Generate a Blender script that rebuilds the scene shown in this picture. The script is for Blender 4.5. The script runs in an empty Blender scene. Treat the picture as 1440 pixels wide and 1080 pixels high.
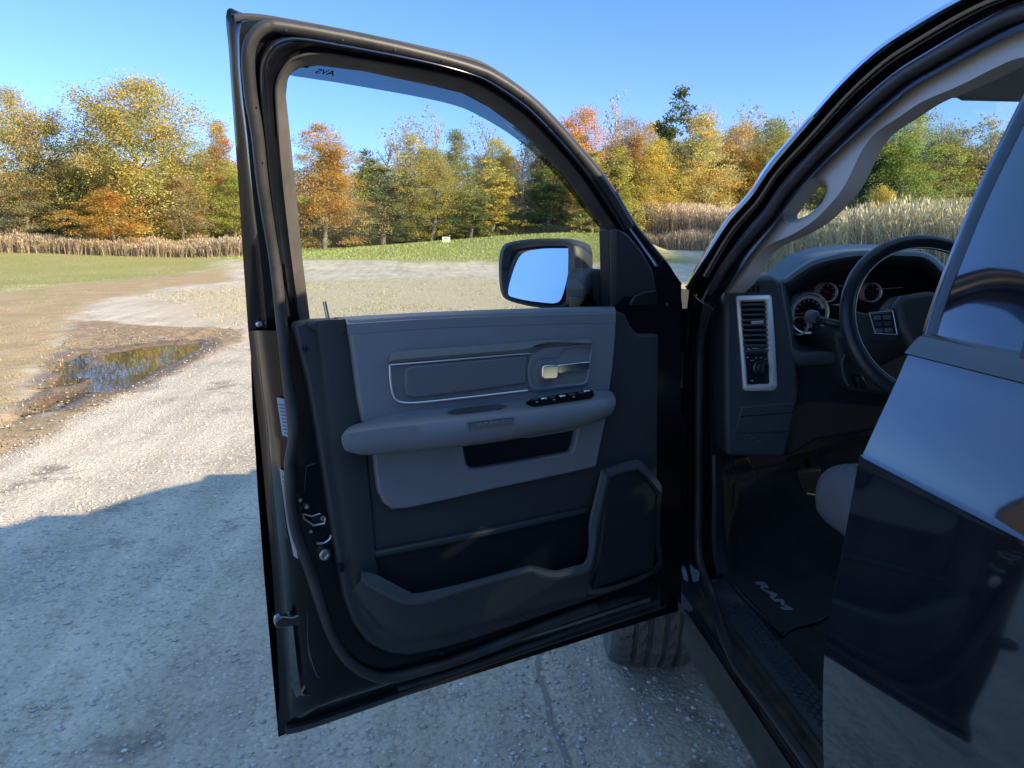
import bpy, bmesh, math, random
import numpy as np
from mathutils import Vector, geometry
random.seed(7); rng = np.random.default_rng(11)
scene = bpy.context.scene
COL = scene.collection
rad = math.radians
# ------------------------------------------------------------------ survey of the place
# eye point and viewing angles of the photograph, used to measure outlines onto the real
# planes of the truck (truck forward = +Y, ground z = 0, near side of the truck x = 0.5)
F = 1060.; TH = rad(11.2); PS = rad(5.9); CZ = 1.52
def ray(u, v):
    r = (u-720)/F; d = (v-540)/F
    f = math.cos(TH)-d*math.sin(TH); z = -(math.sin(TH)+d*math.cos(TH))
    return (r*math.cos(PS)+f*math.sin(PS), f*math.cos(PS)-r*math.sin(PS), z)
def hit(u, v, p, n):
    d = ray(u, v); t = (n[0]*p[0]+n[1]*p[1]+n[2]*(p[2]-CZ))/(n[0]*d[0]+n[1]*d[1]+n[2]*d[2])
    return Vector((d[0]*t, d[1]*t, CZ+d[2]*t))
AO = rad(66.4)
S = Vector((-math.sin(AO), -math.cos(AO), 0)); N = Vector((math.cos(AO), -math.sin(AO), 0))
H = Vector((.605, 1.83, 0))
LEAN = .343
def PD(u, v, n=0.): return hit(u, v, H+N*n, N)                      # plane of the open door, n towards the cabin
def PDL(u, v, n=0.): return hit(u, v, H+N*n+Vector((0, 0, 1.36)), (N.x, N.y, -LEAN))   # leaning upper frame
def PX(u, v, x): return hit(u, v, (x, 0, 0), (1, 0, 0))
def PY(u, v, y): return hit(u, v, (0, y, 0), (0, 1, 0))
def PZ(u, v, z=0.): return hit(u, v, (0, 0, z), (0, 0, 1))
def PB(u, v, dx=0.): return hit(u, v, (.59+dx, 0, 1.388), (1, 0, -.29))      # leaning side of the cab above the belt
def DL(s, n, z): return H+S*s+N*n+Vector((0, 0, z))                  # door-local to world

# ------------------------------------------------------------------ mesh helpers
def new_obj(name, me, parent=None, loc=None):
    o = bpy.data.objects.new(name, me); COL.objects.link(o)
    if loc is not None: o.location = loc
    if parent is not None: o.parent = parent
    return o
def wloc(o):
    p = Vector((0, 0, 0))
    while o is not None: p = p+Vector(o.location); o = o.parent
    return p
def tag(o, label=None, cat=None, group=None, kind=None):
    if label: o['label'] = label
    if cat: o['category'] = cat
    if group: o['group'] = group
    if kind: o['kind'] = kind
    return o
def mk(name, V, Fc, mat, parent=None, smooth=True, ang=35, bevel=0, sub=0, solid=0, recalc=False, seg=2, loc=None):
    off = wloc(parent) if parent is not None else Vector((0, 0, 0))
    me = bpy.data.meshes.new(name)
    lo = Vector(loc) if loc is not None else Vector((0, 0, 0))
    me.from_pydata([tuple(Vector(v)-off-lo) for v in V], [], [tuple(f) for f in Fc]); me.update()
    if recalc:
        bm = bmesh.new(); bm.from_mesh(me); bmesh.ops.remove_doubles(bm, verts=bm.verts, dist=1e-5)
        bmesh.ops.recalc_face_normals(bm, faces=bm.faces); bm.to_mesh(me); bm.free()
    me.materials.append(mat)
    if smooth:
        me.shade_smooth()
        if ang: me.set_sharp_from_angle(angle=rad(ang))
    o = new_obj(name, me, parent, lo)
    if solid:
        m = o.modifiers.new('s', 'SOLIDIFY'); m.thickness = abs(solid); m.offset = 1 if solid > 0 else -1
    if bevel:
        m = o.modifiers.new('b', 'BEVEL'); m.width = bevel; m.segments = seg; m.limit_method = 'ANGLE'; m.angle_limit = rad(40)
    if sub:
        m = o.modifiers.new('u', 'SUBSURF'); m.levels = sub; m.render_levels = sub
    return o
class MB:
    def __init__(s): s.V = []; s.F = []
    def add(s, V, Fc):
        b = len(s.V); s.V += [Vector(v) for v in V]; s.F += [tuple(i+b for i in f) for f in Fc]; return s
    def build(s, name, mat, parent=None, **k): return mk(name, s.V, s.F, mat, parent, **k)
def cr(P, m=6, closed=False):
    P = [Vector(p) for p in P]; n = len(P); out = []
    if m <= 1: return P
    rng_ = range(n) if closed else range(n-1)
    for i in rng_:
        p1 = P[i]; p2 = P[(i+1) % n]
        p0 = P[i-1] if (closed or i > 0) else p1*2-p2
        p3 = P[(i+2) % n] if (closed or i < n-2) else p2*2-p1
        for k in range(m):
            t = k/m
            # centripetal-ish: plain uniform with tension
            out.append(.5*((2*p1)+(p2-p0)*t+(2*p0-5*p1+4*p2-p3)*t*t+(3*p1-p0-3*p2+p3)*t**3))
    if not closed: out.append(P[-1])
    return out
def grid_from_rails(rails, m=4, closed=False):
    R = [cr(r, m, closed) for r in rails]; k = len(R[0]); V = [p for r in R for p in r]; Fc = []
    for i in range(len(R)-1):
        for j in range(k if closed else k-1):
            a = i*k+j; b = i*k+(j+1) % k
            Fc.append((a, b, b+k, a+k))
    return V, Fc
def rails(name, rl, mat, parent, m=4, closed=False, **k):
    V, Fc = grid_from_rails(rl, m, closed); return mk(name, V, Fc, mat, parent, **k)
def plate_vf(P, back, holes=()):
    loops = [[Vector(p) for p in P]]+[[Vector(p) for p in h] for h in holes]
    back = Vector(back); nz = back.normalized()
    ax = Vector((0, 0, 1)) if abs(nz.z) < .8 else Vector((1, 0, 0))
    e1 = ax.cross(nz).normalized(); e2 = nz.cross(e1)
    flat = [[Vector((p.dot(e1), p.dot(e2), 0)) for p in l] for l in loops]
    tri = geometry.tessellate_polygon(flat)
    V = [p for l in loops for p in l]; n = len(V)
    Fc = []
    if len(loops) == 1: Fc.append(tuple(range(n))); V2 = V+[p+back for p in V]; Fc.append(tuple(reversed(range(n, 2*n))))
    else:
        V2 = V+[p+back for p in V]
        for t in tri: Fc.append(tuple(t)); Fc.append((t[2]+n, t[1]+n, t[0]+n))
    b = 0
    for l in loops:
        k = len(l)
        for i in range(k):
            a = b+i; c = b+(i+1) % k; Fc.append((a, c, c+n, a+n))
        b += k
    return V2, Fc
def plate(name, P, back, mat, parent, holes=(), bevel=.003, **k):
    V, Fc = plate_vf(P, back, holes); return mk(name, V, Fc, mat, parent, recalc=True, bevel=bevel, **k)
def tube_vf(P, r, k=8, m=5, closed=False, flat=1., up=None, caps=True):
    P = cr(P, m, closed) if m > 1 else [Vector(p) for p in P]
    n = len(P); V = []; Fc = []
    rr = r if isinstance(r, (list, tuple)) else None
    prev = None
    for i, p in enumerate(P):
        a = P[(i-1) % n] if (closed or i > 0) else p; b = P[(i+1) % n] if (closed or i < n-1) else p
        t = (b-a).normalized()
        u0 = Vector(up) if up is not None else (prev if prev is not None else (Vector((0, 0, 1)) if abs(t.z) < .9 else Vector((1, 0, 0))))
        e1 = (u0-t*u0.dot(t))
        e1 = e1.normalized() if e1.length > 1e-6 else t.orthogonal().normalized()
        prev = e1; e2 = t.cross(e1)
        q = r if rr is None else rr[0]+(rr[1]-rr[0])*i/(n-1)
        for j in range(k):
            c = 2*math.pi*j/k; V.append(p+e1*math.cos(c)*q*flat+e2*math.sin(c)*q)
    for i in range(n if closed else n-1):
        for j in range(k):
            a = i*k+j; b = i*k+(j+1) % k; c = ((i+1) % n)*k
            Fc.append((a, b, c+(j+1) % k, c+j))
    if caps and not closed: Fc.append(tuple(reversed(range(k)))); Fc.append(tuple(range((n-1)*k, n*k)))
    return V, Fc
def tube(name, P, r, mat, parent, **kw):
    ks = {a: kw.pop(a) for a in ('k', 'm', 'closed', 'flat', 'up', 'caps') if a in kw}
    V, Fc = tube_vf(P, r, **ks); return mk(name, V, Fc, mat, parent, **kw)
def box_vf(a, b):
    x0, y0, z0 = a; x1, y1, z1 = b
    V = [(x0,y0,z0),(x1,y0,z0),(x1,y1,z0),(x0,y1,z0),(x0,y0,z1),(x1,y0,z1),(x1,y1,z1),(x0,y1,z1)]
    return V, [(0,3,2,1),(4,5,6,7),(0,1,5,4),(1,2,6,5),(2,3,7,6),(3,0,4,7)]
def lathe_vf(c, ax, prof, k=32):
    # prof: list of (radius, height along axis)
    ax = Vector(ax).normalized(); e1 = ax.orthogonal().normalized(); e2 = ax.cross(e1); V = []; Fc = []
    for r, h in prof:
        for j in range(k):
            a = 2*math.pi*j/k; V.append(Vector(c)+ax*h+e1*math.cos(a)*r+e2*math.sin(a)*r)
    for i in range(len(prof)-1):
        for j in range(k): Fc.append((i*k+j, i*k+(j+1) % k, (i+1)*k+(j+1) % k, (i+1)*k+j))
    return V, Fc
def disc_vf(c, ax, r, k=24):
    ax = Vector(ax).normalized(); e1 = ax.orthogonal().normalized(); e2 = ax.cross(e1)
    return [Vector(c)+e1*math.cos(2*math.pi*j/k)*r+e2*math.sin(2*math.pi*j/k)*r for j in range(k)], [tuple(range(k))]

# ------------------------------------------------------------------ materials
MATS = {}
def nodes(name):
    m = bpy.data.materials.new(name); m.use_nodes = True; nt = m.node_tree
    return m, nt, nt.nodes['Principled BSDF']
def M(name, col, rough=.5, metal=0, spec=.5, coat=0, ior=1.5, bump=None, var=0, dust=0, roughvar=0):
    if name in MATS: return MATS[name]
    m, nt, b = nodes(name)
    b.inputs['Base Color'].default_value = (*col, 1); b.inputs['Roughness'].default_value = rough
    b.inputs['Metallic'].default_value = metal; b.inputs['Specular IOR Level'].default_value = spec
    b.inputs['Coat Weight'].default_value = coat; b.inputs['Coat Roughness'].default_value = .03; b.inputs['IOR'].default_value = ior
    tc = nt.nodes.new('ShaderNodeTexCoord')
    if bump:
        nz = nt.nodes.new('ShaderNodeTexNoise'); nz.inputs['Scale'].default_value = bump[0]; nz.inputs['Detail'].default_value = 3
        nt.links.new(tc.outputs['Object'], nz.inputs['Vector'])
        bp = nt.nodes.new('ShaderNodeBump'); bp.inputs['Strength'].default_value = bump[1]; bp.inputs['Distance'].default_value = bump[2] if len(bump) > 2 else .001
        nt.links.new(nz.outputs['Fac'], bp.inputs['Height']); nt.links.new(bp.outputs['Normal'], b.inputs['Normal'])
    if var or dust:
        n2 = nt.nodes.new('ShaderNodeTexNoise'); n2.inputs['Scale'].default_value = 9; n2.inputs['Detail'].default_value = 8; n2.inputs['Roughness'].default_value = .7
        nt.links.new(tc.outputs['Object'], n2.inputs['Vector'])
        cr_ = nt.nodes.new('ShaderNodeValToRGB'); cr_.color_ramp.elements[0].position = .35; cr_.color_ramp.elements[1].position = .75
        c0 = tuple(c*(1-var) for c in col); d = (.30, .27, .22)
        c1 = tuple(c*(1+var)*(1-dust)+d[i]*dust for i, c in enumerate(col))
        cr_.color_ramp.elements[0].color = (*c0, 1); cr_.color_ramp.elements[1].color = (*c1, 1)
        nt.links.new(n2.outputs['Fac'], cr_.inputs['Fac']); nt.links.new(cr_.outputs['Color'], b.inputs['Base Color'])
        if roughvar:
            mr = nt.nodes.new('ShaderNodeMapRange'); mr.inputs['To Min'].default_value = rough-roughvar; mr.inputs['To Max'].default_value = rough+roughvar
            nt.links.new(n2.outputs['Fac'], mr.inputs['Value']); nt.links.new(mr.outputs['Result'], b.inputs['Roughness'])
    MATS[name] = m; return m
PAINT = M('black_paint', (.006, .008, .013), .06, coat=1., ior=1.62, bump=(3, .02, .002), var=.3, dust=.012)
PAINTJ = M('black_paint_jamb', (.006, .007, .010), .16, coat=.10, spec=.32, bump=(14, .06, .002), var=.3, dust=.004)
RUBBER = M('rubber', (.030, .031, .034), .5, bump=(90, .25), var=.35, dust=.05)
RUBLT = M('rubber_run', (.055, .053, .053), .6, bump=(70, .3), var=.3, dust=.10)
BLKPL = M('black_plastic', (.034, .039, .044), .5, bump=(420, .35, .0006), var=.12, spec=.4)
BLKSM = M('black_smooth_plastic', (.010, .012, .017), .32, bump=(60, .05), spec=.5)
GRAYTR = M('slate_trim', (.165, .185, .205), .55, bump=(380, .35, .0006), var=.06)
GRAYIN = M('slate_insert', (.115, .13, .145), .6, bump=(500, .4, .0006), var=.05)
GRAYPL = M('grey_trim_plastic', (.19, .205, .20), .42, bump=(200, .1, .0004))
BEZEL = M('satin_silver', (.86, .88, .90), .3, metal=.15)
CHROME = M('chrome', (.82, .86, .92), .12, metal=1)
SATIN = M('silver_strip', (.68, .72, .74), .25, metal=.4)
STEEL = M('zinc_steel', (.55, .56, .56), .3, metal=1, bump=(60, .2))
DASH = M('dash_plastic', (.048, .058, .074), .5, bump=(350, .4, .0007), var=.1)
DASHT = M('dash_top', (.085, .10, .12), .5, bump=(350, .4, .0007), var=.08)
LEATHER = M('wheel_leather', (.016, .020, .03), .33, bump=(220, .3, .0008))
SEAT = M('seat_leather', (.14, .155, .18), .45, bump=(120, .4, .001), var=.06)
CARPET = M('carpet', (.030, .033, .038), .95, bump=(300, 1, .003), var=.4)
MATC = M('mat_carpet', (.030, .034, .040), .9, bump=(500, .8, .002), var=.2)
MATTXT = M('mat_lettering', (.30, .32, .36), .7, bump=(500, .5, .001))
TRIMLT = M('pillar_trim', (.43, .42, .40), .6, bump=(300, .2, .0005))
HEADL = M('headliner', (.40, .41, .40), .9, bump=(400, .5, .001))
STICK = M('sticker', (.55, .57, .60), .5)
INK = M('sticker_ink', (.05, .06, .08), .6)
STEP = M('dusty_sill', (.030, .031, .034), .55, bump=(40, .5, .003), var=.5, dust=.35)
SCUFF = M('sill_plate', (.038, .044, .055), .5, bump=(300, .3, .0006), var=.2, dust=.02)
ROCKER = M('rocker_paint', (.014, .014, .014), .38, coat=.0, spec=.3, bump=(12, .06, .002), var=.1, dust=.1)
TYRE = M('tyre_rubber', (.075, .078, .080), .8, bump=(90, .4, .001), var=.25, dust=.15)
RIM = M('wheel_rim', (.4, .41, .43), .25, metal=.9)
NEEDLE = M('red_needle', (.6, .03, .03), .4)
WHITE = M('dial_white', (.55, .56, .6), .5)
FACE = M('dial_face', (.008, .009, .013), .35)
MIRR = M('mirror_glass', (.97, .99, 1.), .02, metal=1)

def glass_mat(name, tint, gloss=.1, rough=0.0, dirt=0.0):
    m = bpy.data.materials.new(name); m.use_nodes = True; nt = m.node_tree; nt.nodes.clear()
    out = nt.nodes.new('ShaderNodeOutputMaterial'); tr = nt.nodes.new('ShaderNodeBsdfTransparent'); gl = nt.nodes.new('ShaderNodeBsdfGlossy')
    tr.inputs['Color'].default_value = (*tint, 1); gl.inputs['Roughness'].default_value = rough
    fr = nt.nodes.new('ShaderNodeFresnel'); fr.inputs['IOR'].default_value = 1.3+gloss*2
    mx = nt.nodes.new('ShaderNodeMixShader'); nt.links.new(fr.outputs[0], mx.inputs[0]); nt.links.new(tr.outputs[0], mx.inputs[1]); nt.links.new(gl.outputs[0], mx.inputs[2])
    last = mx
    if dirt:
        df = nt.nodes.new('ShaderNodeBsdfDiffuse'); df.inputs['Color'].default_value = (.5, .48, .42, 1)
        tc = nt.nodes.new('ShaderNodeTexCoord'); nz = nt.nodes.new('ShaderNodeTexNoise'); nz.inputs['Scale'].default_value = 7; nz.inputs['Detail'].default_value = 8
        nt.links.new(tc.outputs['Object'], nz.inputs['Vector'])
        mr = nt.nodes.new('ShaderNodeMapRange'); mr.inputs['From Min'].default_value = .45; mr.inputs['From Max'].default_value = .8; mr.inputs['To Max'].default_value = dirt
        nt.links.new(nz.outputs['Fac'], mr.inputs['Value'])
        m2 = nt.nodes.new('ShaderNodeMixShader'); nt.links.new(mr.outputs['Result'], m2.inputs[0]); nt.links.new(mx.outputs[0], m2.inputs[1]); nt.links.new(df.outputs[0], m2.inputs[2]); last = m2
    nt.links.new(last.outputs[0], out.inputs['Surface']); return m
GLASS = glass_mat('door_glass', (.87, .94, .935), .1, dirt=.055)
WSHIELD = glass_mat('windscreen_glass', (.84, .93, .90), .1, dirt=.05)
FTINT = glass_mat('sun_blocking_glass', (.03, .035, .035), .1)  # near-opaque tint, added to keep sun off the knee panel
PRIV = glass_mat('dark_tinted_glass', (.05, .06, .06), .1)
VISOR = glass_mat('smoked_acrylic', (.17, .22, .24), .12)
DARKGL = M('privacy_glass', (.004, .006, .009), .02, coat=1., ior=1.7)

# ------------------------------------------------------------------ terrain
def sstep(a, b, x):
    t = np.clip((x-a)/(b-a), 0, 1); return t*t*(3-2*t)
def vnoise(x, y, sc, seed=0):
    # smooth value noise
    x = np.asarray(x, float)/sc+seed*17.3; y = np.asarray(y, float)/sc+seed*9.1
    xi = np.floor(x); yi = np.floor(y); fx = x-xi; fy = y-yi
    fx = fx*fx*(3-2*fx); fy = fy*fy*(3-2*fy)
    def hsh(a, b):
        s = np.sin(a*127.1+b*311.7)*43758.5453; return s-np.floor(s)
    return (hsh(xi, yi)*(1-fx)+hsh(xi+1, yi)*fx)*(1-fy)+(hsh(xi, yi+1)*(1-fx)+hsh(xi+1, yi+1)*fx)*fy
def fbm(x, y, sc, seed=0, o=4):
    r = 0; a = .5
    for i in range(o): r = r+a*vnoise(x, y, sc/2**i, seed+i); a *= .5
    return r/(1-.5**o)-.5
def polysd(x, y, P):
    # signed distance, positive inside
    P = np.array([(p[0], p[1]) for p in P]); d = np.full(np.shape(x), 1e9); ins = np.zeros(np.shape(x), bool)
    for i in range(len(P)):
        a = P[i]; b = P[(i+1) % len(P)]; ab = b-a
        t = np.clip(((x-a[0])*ab[0]+(y-a[1])*ab[1])/(ab@ab), 0, 1)
        d = np.minimum(d, np.hypot(x-a[0]-ab[0]*t, y-a[1]-ab[1]*t))
        c = ((a[1] > y) != (b[1] > y)) & (x < (b[0]-a[0])*(y-a[1])/((b[1]-a[1]) if b[1] != a[1] else 1e-9)+a[0])
        ins ^= c
    return np.where(ins, d, -d)
PUD1 = [PZ(*q) for q in [(152,492),(200,484),(240,480),(284,479),(278,488),(262,497),(248,508),(222,518),(196,530),(186,546),(150,549),(118,545),(122,525),(136,505)]]
PUD2 = [PZ(*q) for q in [(118,492),(106,496),(94,508),(84,522),(76,538),(96,540),(108,529),(116,512),(121,498)]]
PUD3 = [PZ(*q) for q in [(68,560),(84,554),(94,560),(80,570),(62,572)]]
LAWN = [(-90, 90), (-9, 39.5)]+[PZ(*q)[:2] for q in [(310,381),(262,386),(205,389),(150,393),(80,400),(20,410),(-60,424)]]+[(-60, 15), (-90, 15)]
DRY = [PZ(*q)[:2] for q in [(320,380),(205,389),(80,400),(20,410),(-60,424),(-420,424),(-420,640),(-60,640),(0,628),(20,590),(55,540),(88,490),(105,450),(135,425),(230,405),(330,394)]]
MUD = [PZ(*q)[:2] for q in [(-40,665),(0,640),(100,590),(200,545),(345,478),(335,462),(240,460),(170,455),(135,450),(118,452),(105,450),(88,490),(55,540),(20,590),(-60,640)]]
STRAW = [(-4, 13.8), (1, 13.2), (8, 14), (10, 19), (7, 25), (0, 27), (-5, 26), (-7, 20)]
def hgt(x, y):
    x = np.asarray(x, float); y = np.asarray(y, float)
    z = sstep(30, 48, y)*.62
    z = z+1.0*np.exp(-((y-46)/5.)**2)*sstep(-9, 10, x)*(1-sstep(11.6, 14.2, x))
    z = z+.35*sstep(-10, -40, x)*sstep(15, 45, y)
    far = sstep(9, 30, np.hypot(x, y-2)); z = z+far*fbm(x, y, 7, 3)*.16
    return z
def ground():
    def axis(a, b, lo, hi, st, g):
        c = list(np.arange(a, b, st)); s = st; p = b
        while p < hi: c.append(p); s *= g; p += s
        c.append(hi); s = st; p = a; pre = []
        while p > lo: p -= s; s *= g; pre.append(max(p, lo))
        return np.array(pre[::-1]+c)
    xs = axis(-6.5, 1.6, -400, 400, .05, 1.07); ys = axis(.6, 12.2, -350, 900, .05, 1.045)
    X, Y = np.meshgrid(xs, ys); Z = hgt(X, Y)
    nz = fbm(X, Y, .9, 5)*.5; nf = fbm(X, Y, .25, 8)
    w_l = sstep(-.8, 1.2, polysd(X, Y, LAWN)+nz*1.6+nf*.6+fbm(X, Y, 5, 91)*3.5)
    w_d = sstep(-.35, .35, polysd(X, Y, DRY)+nz*1.2+nf*.6)
    w_m = sstep(-.10, .10, polysd(X, Y, MUD)+nz*.22+nf*.20)
    w_s = sstep(-1.2, 1.2, polysd(X, Y, STRAW)+nz*2.5+nf*1.2)
    gf = sstep(-.6, .6, Y-(37.5-.12*X)+nz*2.5)*(1-sstep(12.2, 14, X+nz)); gf = np.maximum(gf, sstep(46, 48, Y+nz))
    w_l = np.maximum(w_l, gf)
    w_l = np.maximum(w_l, sstep(.4, 2., -14-X+nz*2)*sstep(-60, -8, -Y)*0)
    near = 1-sstep(9, 20, np.hypot(X, Y-3))
    # relief: packed gravel road, mud ruts with tyre tread, puddle hollows
    Z = Z+near*(fbm(X, Y, .55, 2)*.010+fbm(X, Y, .12, 4, 2)*.006)
    Z = Z+w_m*near*(.012+fbm(X, Y, .8, 12)*.045+fbm(X, Y, .2, 14)*.035+fbm(X, Y, .1, 15, 2)*.012)
    Z = Z+w_d*near*(fbm(X, Y, .35, 22)*.06)
    rut = np.zeros_like(X)
    for cx, wd in ((-4.05, .17), (-3.55, .15), (-4.6, .15)):
        xc = cx+.10*np.sin(Y*.9)+.03*(Y-8)
        g = np.exp(-((X-xc)/wd)**2)*(1-sstep(9.4, 10.4, Y))
        rut += g; Z = Z-w_m*g*(.034+.026*np.sin(Y*2*math.pi/.13+np.abs(X-xc)*16))
    Z = Z+w_m*.03*np.exp(-((X+3.8-.03*(Y-8))/.09)**2)
    for P in (PUD1, PUD2, PUD3):
        sd = polysd(X, Y, P)+nz*.28+nf*.16-.05; Z = Z-sstep(-.10, .12, sd)*.075-sstep(-.5, .0, sd)*.02
    Z = Z+(1-sstep(-.25, .25, X+3.0+nz*.2))*(1-w_l)*(1-sstep(11, 13, Y))*-.012
    # shallow joint in the concrete under the gravel
    jx = X-(.36-.02*(Y-2)+.012*np.sin(Y*5)+.01*nf)
    Z = Z-np.exp(-(jx/.06)**2)*.004*(Y < 9)
    ny, nx = X.shape
    V = np.stack([X.ravel(), Y.ravel(), Z.ravel()], 1)
    ii = (np.arange(ny-1)[:, None]*nx+np.arange(nx-1)[None]).ravel()
    Fc = np.stack([ii, ii+1, ii+1+nx, ii+nx], 1)
    me = bpy.data.meshes.new('ground'); me.vertices.add(len(V)); me.vertices.foreach_set('co', V.ravel())
    me.loops.add(len(Fc)*4); me.loops.foreach_set('vertex_index', Fc.ravel().astype(np.int32))
    me.polygons.add(len(Fc)); me.polygons.foreach_set('loop_start', np.arange(0, len(Fc)*4, 4, dtype=np.int32)); me.polygons.foreach_set('loop_total', np.full(len(Fc), 4, dtype=np.int32))
    me.update(); me.validate()
    for nm, W in (('zone_a', (w_l, w_d, w_m)), ('zone_b', (w_s, rut*w_m, sstep(-.06, .08, sum(0 for _ in ())+np.maximum(np.maximum(polysd(X, Y, PUD1), polysd(X, Y, PUD2)), polysd(X, Y, PUD3))+.25+nz*.2)))):
        at = me.color_attributes.new(nm, 'FLOAT_COLOR', 'POINT')
        A = np.ones((len(V), 4), np.float32)
        for c in range(3): A[:, c] = np.clip(W[c], 0, 1).ravel()
        at.data.foreach_set('color', A.ravel())
    me.shade_smooth()
    o = new_obj('ground', me); o['kind'] = 'structure'; o['label'] = 'light gravel drive with muddy verge and mown grass'
    return o
def ground_mat():
    m, nt, b = nodes('ground'); L = nt.links.new; tc = nt.nodes.new('ShaderNodeTexCoord'); obj = tc.outputs['Object']
    def noise(sc, det=6, ro=.6):
        n = nt.nodes.new('ShaderNodeTexNoise'); n.inputs['Scale'].default_value = sc; n.inputs['Detail'].default_value = det; n.inputs['Roughness'].default_value = ro; L(obj, n.inputs['Vector']); return n.outputs['Fac']
    def vor(sc, feat='F1'):
        n = nt.nodes.new('ShaderNodeTexVoronoi'); n.inputs['Scale'].default_value = sc; n.feature = feat; L(obj, n.inputs['Vector']); return n
    def ramp(f, stops):
        r = nt.nodes.new('ShaderNodeValToRGB'); e = r.color_ramp.elements
        while len(e) < len(stops): e.new(.5)
        for i, (p, c) in enumerate(stops): e[i].position = p; e[i].color = (*c, 1) if len(c) == 3 else c
        L(f, r.inputs['Fac']); return r.outputs['Color']
    def mix(a, bb, f, mode='MIX'):
        x = nt.nodes.new('ShaderNodeMix'); x.data_type = 'RGBA'; x.blend_type = mode
        if isinstance(f, float): x.inputs[0].default_value = f
        else: L(f, x.inputs[0])
        for s, v in ((6, a), (7, bb)):
            if isinstance(v, tuple): x.inputs[s].default_value = (*v, 1)
            else: L(v, x.inputs[s])
        return x.outputs[2]
    def attr(n):
        a = nt.nodes.new('ShaderNodeAttribute'); a.attribute_name = n; s = nt.nodes.new('ShaderNodeSeparateColor'); L(a.outputs['Color'], s.inputs[0]); return s.outputs
    za = attr('zone_a'); zb = attr('zone_b')
    v1 = vor(52); v2 = vor(120)
    stone = ramp(v1.outputs['Color'], [(0, (.42, .385, .335)), (.45, (.60, .555, .485)), (.8, (.68, .63, .55)), (1, (.80, .76, .68))])
    fine = ramp(v2.outputs['Color'], [(0, (.45, .41, .355)), (.5, (.62, .575, .50)), (1, (.76, .71, .63))])
    dustc = ramp(noise(3.2, 9, .72), [(.3, (.60, .55, .475)), (.7, (.76, .70, .60))])
    g1 = mix(stone, fine, .5)
    cover = ramp(noise(.9, 8, .7), [(.42, (0, 0, 0)), (.62, (1, 1, 1))])
    cv = nt.nodes.new('ShaderNodeSeparateColor'); L(cover, cv.inputs[0])
    md = nt.nodes.new('ShaderNodeMath'); md.operation = 'MULTIPLY_ADD'; md.inputs[1].default_value = .62; md.inputs[2].default_value = .22; L(cv.outputs[0], md.inputs[0])
    road = mix(g1, dustc, md.outputs[0])
    road = mix(road, ramp(noise(.45, 5, .6), [(.3, (.80, .80, .80)), (.7, (1.15, 1.12, 1.05))]), 1., 'MULTIPLY')
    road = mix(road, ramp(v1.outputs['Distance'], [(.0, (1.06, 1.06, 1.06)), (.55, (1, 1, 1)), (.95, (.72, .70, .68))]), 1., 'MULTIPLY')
    v3 = vor(58); pc = ramp(v3.outputs['Color'], [(0, (.34, .32, .29)), (.5, (.62, .585, .52)), (1, (.86, .83, .76))])
    ps = nt.nodes.new('ShaderNodeSeparateColor'); L(ramp(v3.outputs['Distance'], [(.28, (1, 1, 1)), (.36, (0, 0, 0))]), ps.inputs[0])
    pm = nt.nodes.new('ShaderNodeSeparateColor'); L(v3.outputs['Color'], pm.inputs[0]); gt = nt.nodes.new('ShaderNodeMath'); gt.operation = 'GREATER_THAN'; gt.inputs[1].default_value = .60; L(pm.outputs[1], gt.inputs[0])
    mu = nt.nodes.new('ShaderNodeMath'); mu.operation = 'MULTIPLY'; L(ps.outputs[0], mu.inputs[0]); L(gt.outputs[0], mu.inputs[1]); road = mix(road, pc, mu.outputs[0])
    mp = nt.nodes.new('ShaderNodeMapping'); mp.inputs['Scale'].default_value = (1, .10, 1); L(obj, mp.inputs['Vector'])
    tn = nt.nodes.new('ShaderNodeTexNoise'); tn.inputs['Scale'].default_value = 3.0; tn.inputs['Detail'].default_value = 5; tn.inputs['Roughness'].default_value = .65; L(mp.outputs['Vector'], tn.inputs['Vector'])
    road = mix(road, ramp(tn.outputs['Fac'], [(.35, (.80, .78, .75)), (.5, (.97, .97, .96)), (.65, (1.14, 1.13, 1.12))]), 1., 'MULTIPLY')
    patch = nt.nodes.new('ShaderNodeSeparateColor'); L(ramp(noise(1.7, 9, .75), [(.56, (0, 0, 0)), (.64, (1, 1, 1))]), patch.inputs[0])
    road = mix(road, mix(stone, (.52, .50, .48), 1., 'MULTIPLY'), patch.outputs[0])
    dry = ramp(noise(26, 8, .75), [(.25, (.26, .185, .11)), (.5, (.47, .35, .21)), (.75, (.62, .50, .33))])
    dry = mix(dry, ramp(noise(1.2, 5), [(.35, (.85, .85, .7)), (.65, (1.1, 1.05, 1.0))]), 1., 'MULTIPLY')
    lawn = ramp(noise(22, 8, .75), [(.25, (.17, .18, .055)), (.5, (.32, .32, .10)), (.75, (.50, .46, .19))])
    lawn = mix(lawn, (.40, .35, .17), ramp(noise(.35, 6, .7), [(.45, (0, 0, 0)), (.7, (.75, .75, .75))]))
    mud = ramp(noise(9, 8, .7), [(.25, (.20, .135, .075)), (.55, (.37, .265, .155)), (.8, (.50, .39, .25))])
    mud = mix(mud, stone, ramp(noise(2.6, 8, .75), [(.56, (0, 0, 0)), (.66, (.55, .55, .55))]))
    mud = mix(mud, (.17, .12, .07), ramp(noise(5, 8, .75), [(.55, (0, 0, 0)), (.7, (.7, .7, .7))]))
    mud = mix(mud, mix(mud, (.62, .56, .50), 1., 'MULTIPLY'), zb[1])
    straw = ramp(noise(14, 9, .8), [(.3, (.36, .28, .165)), (.5, (.58, .47, .30)), (.7, (.78, .67, .47))])
    road = mix(road, (1., .955, .88), 1., 'MULTIPLY')
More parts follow.
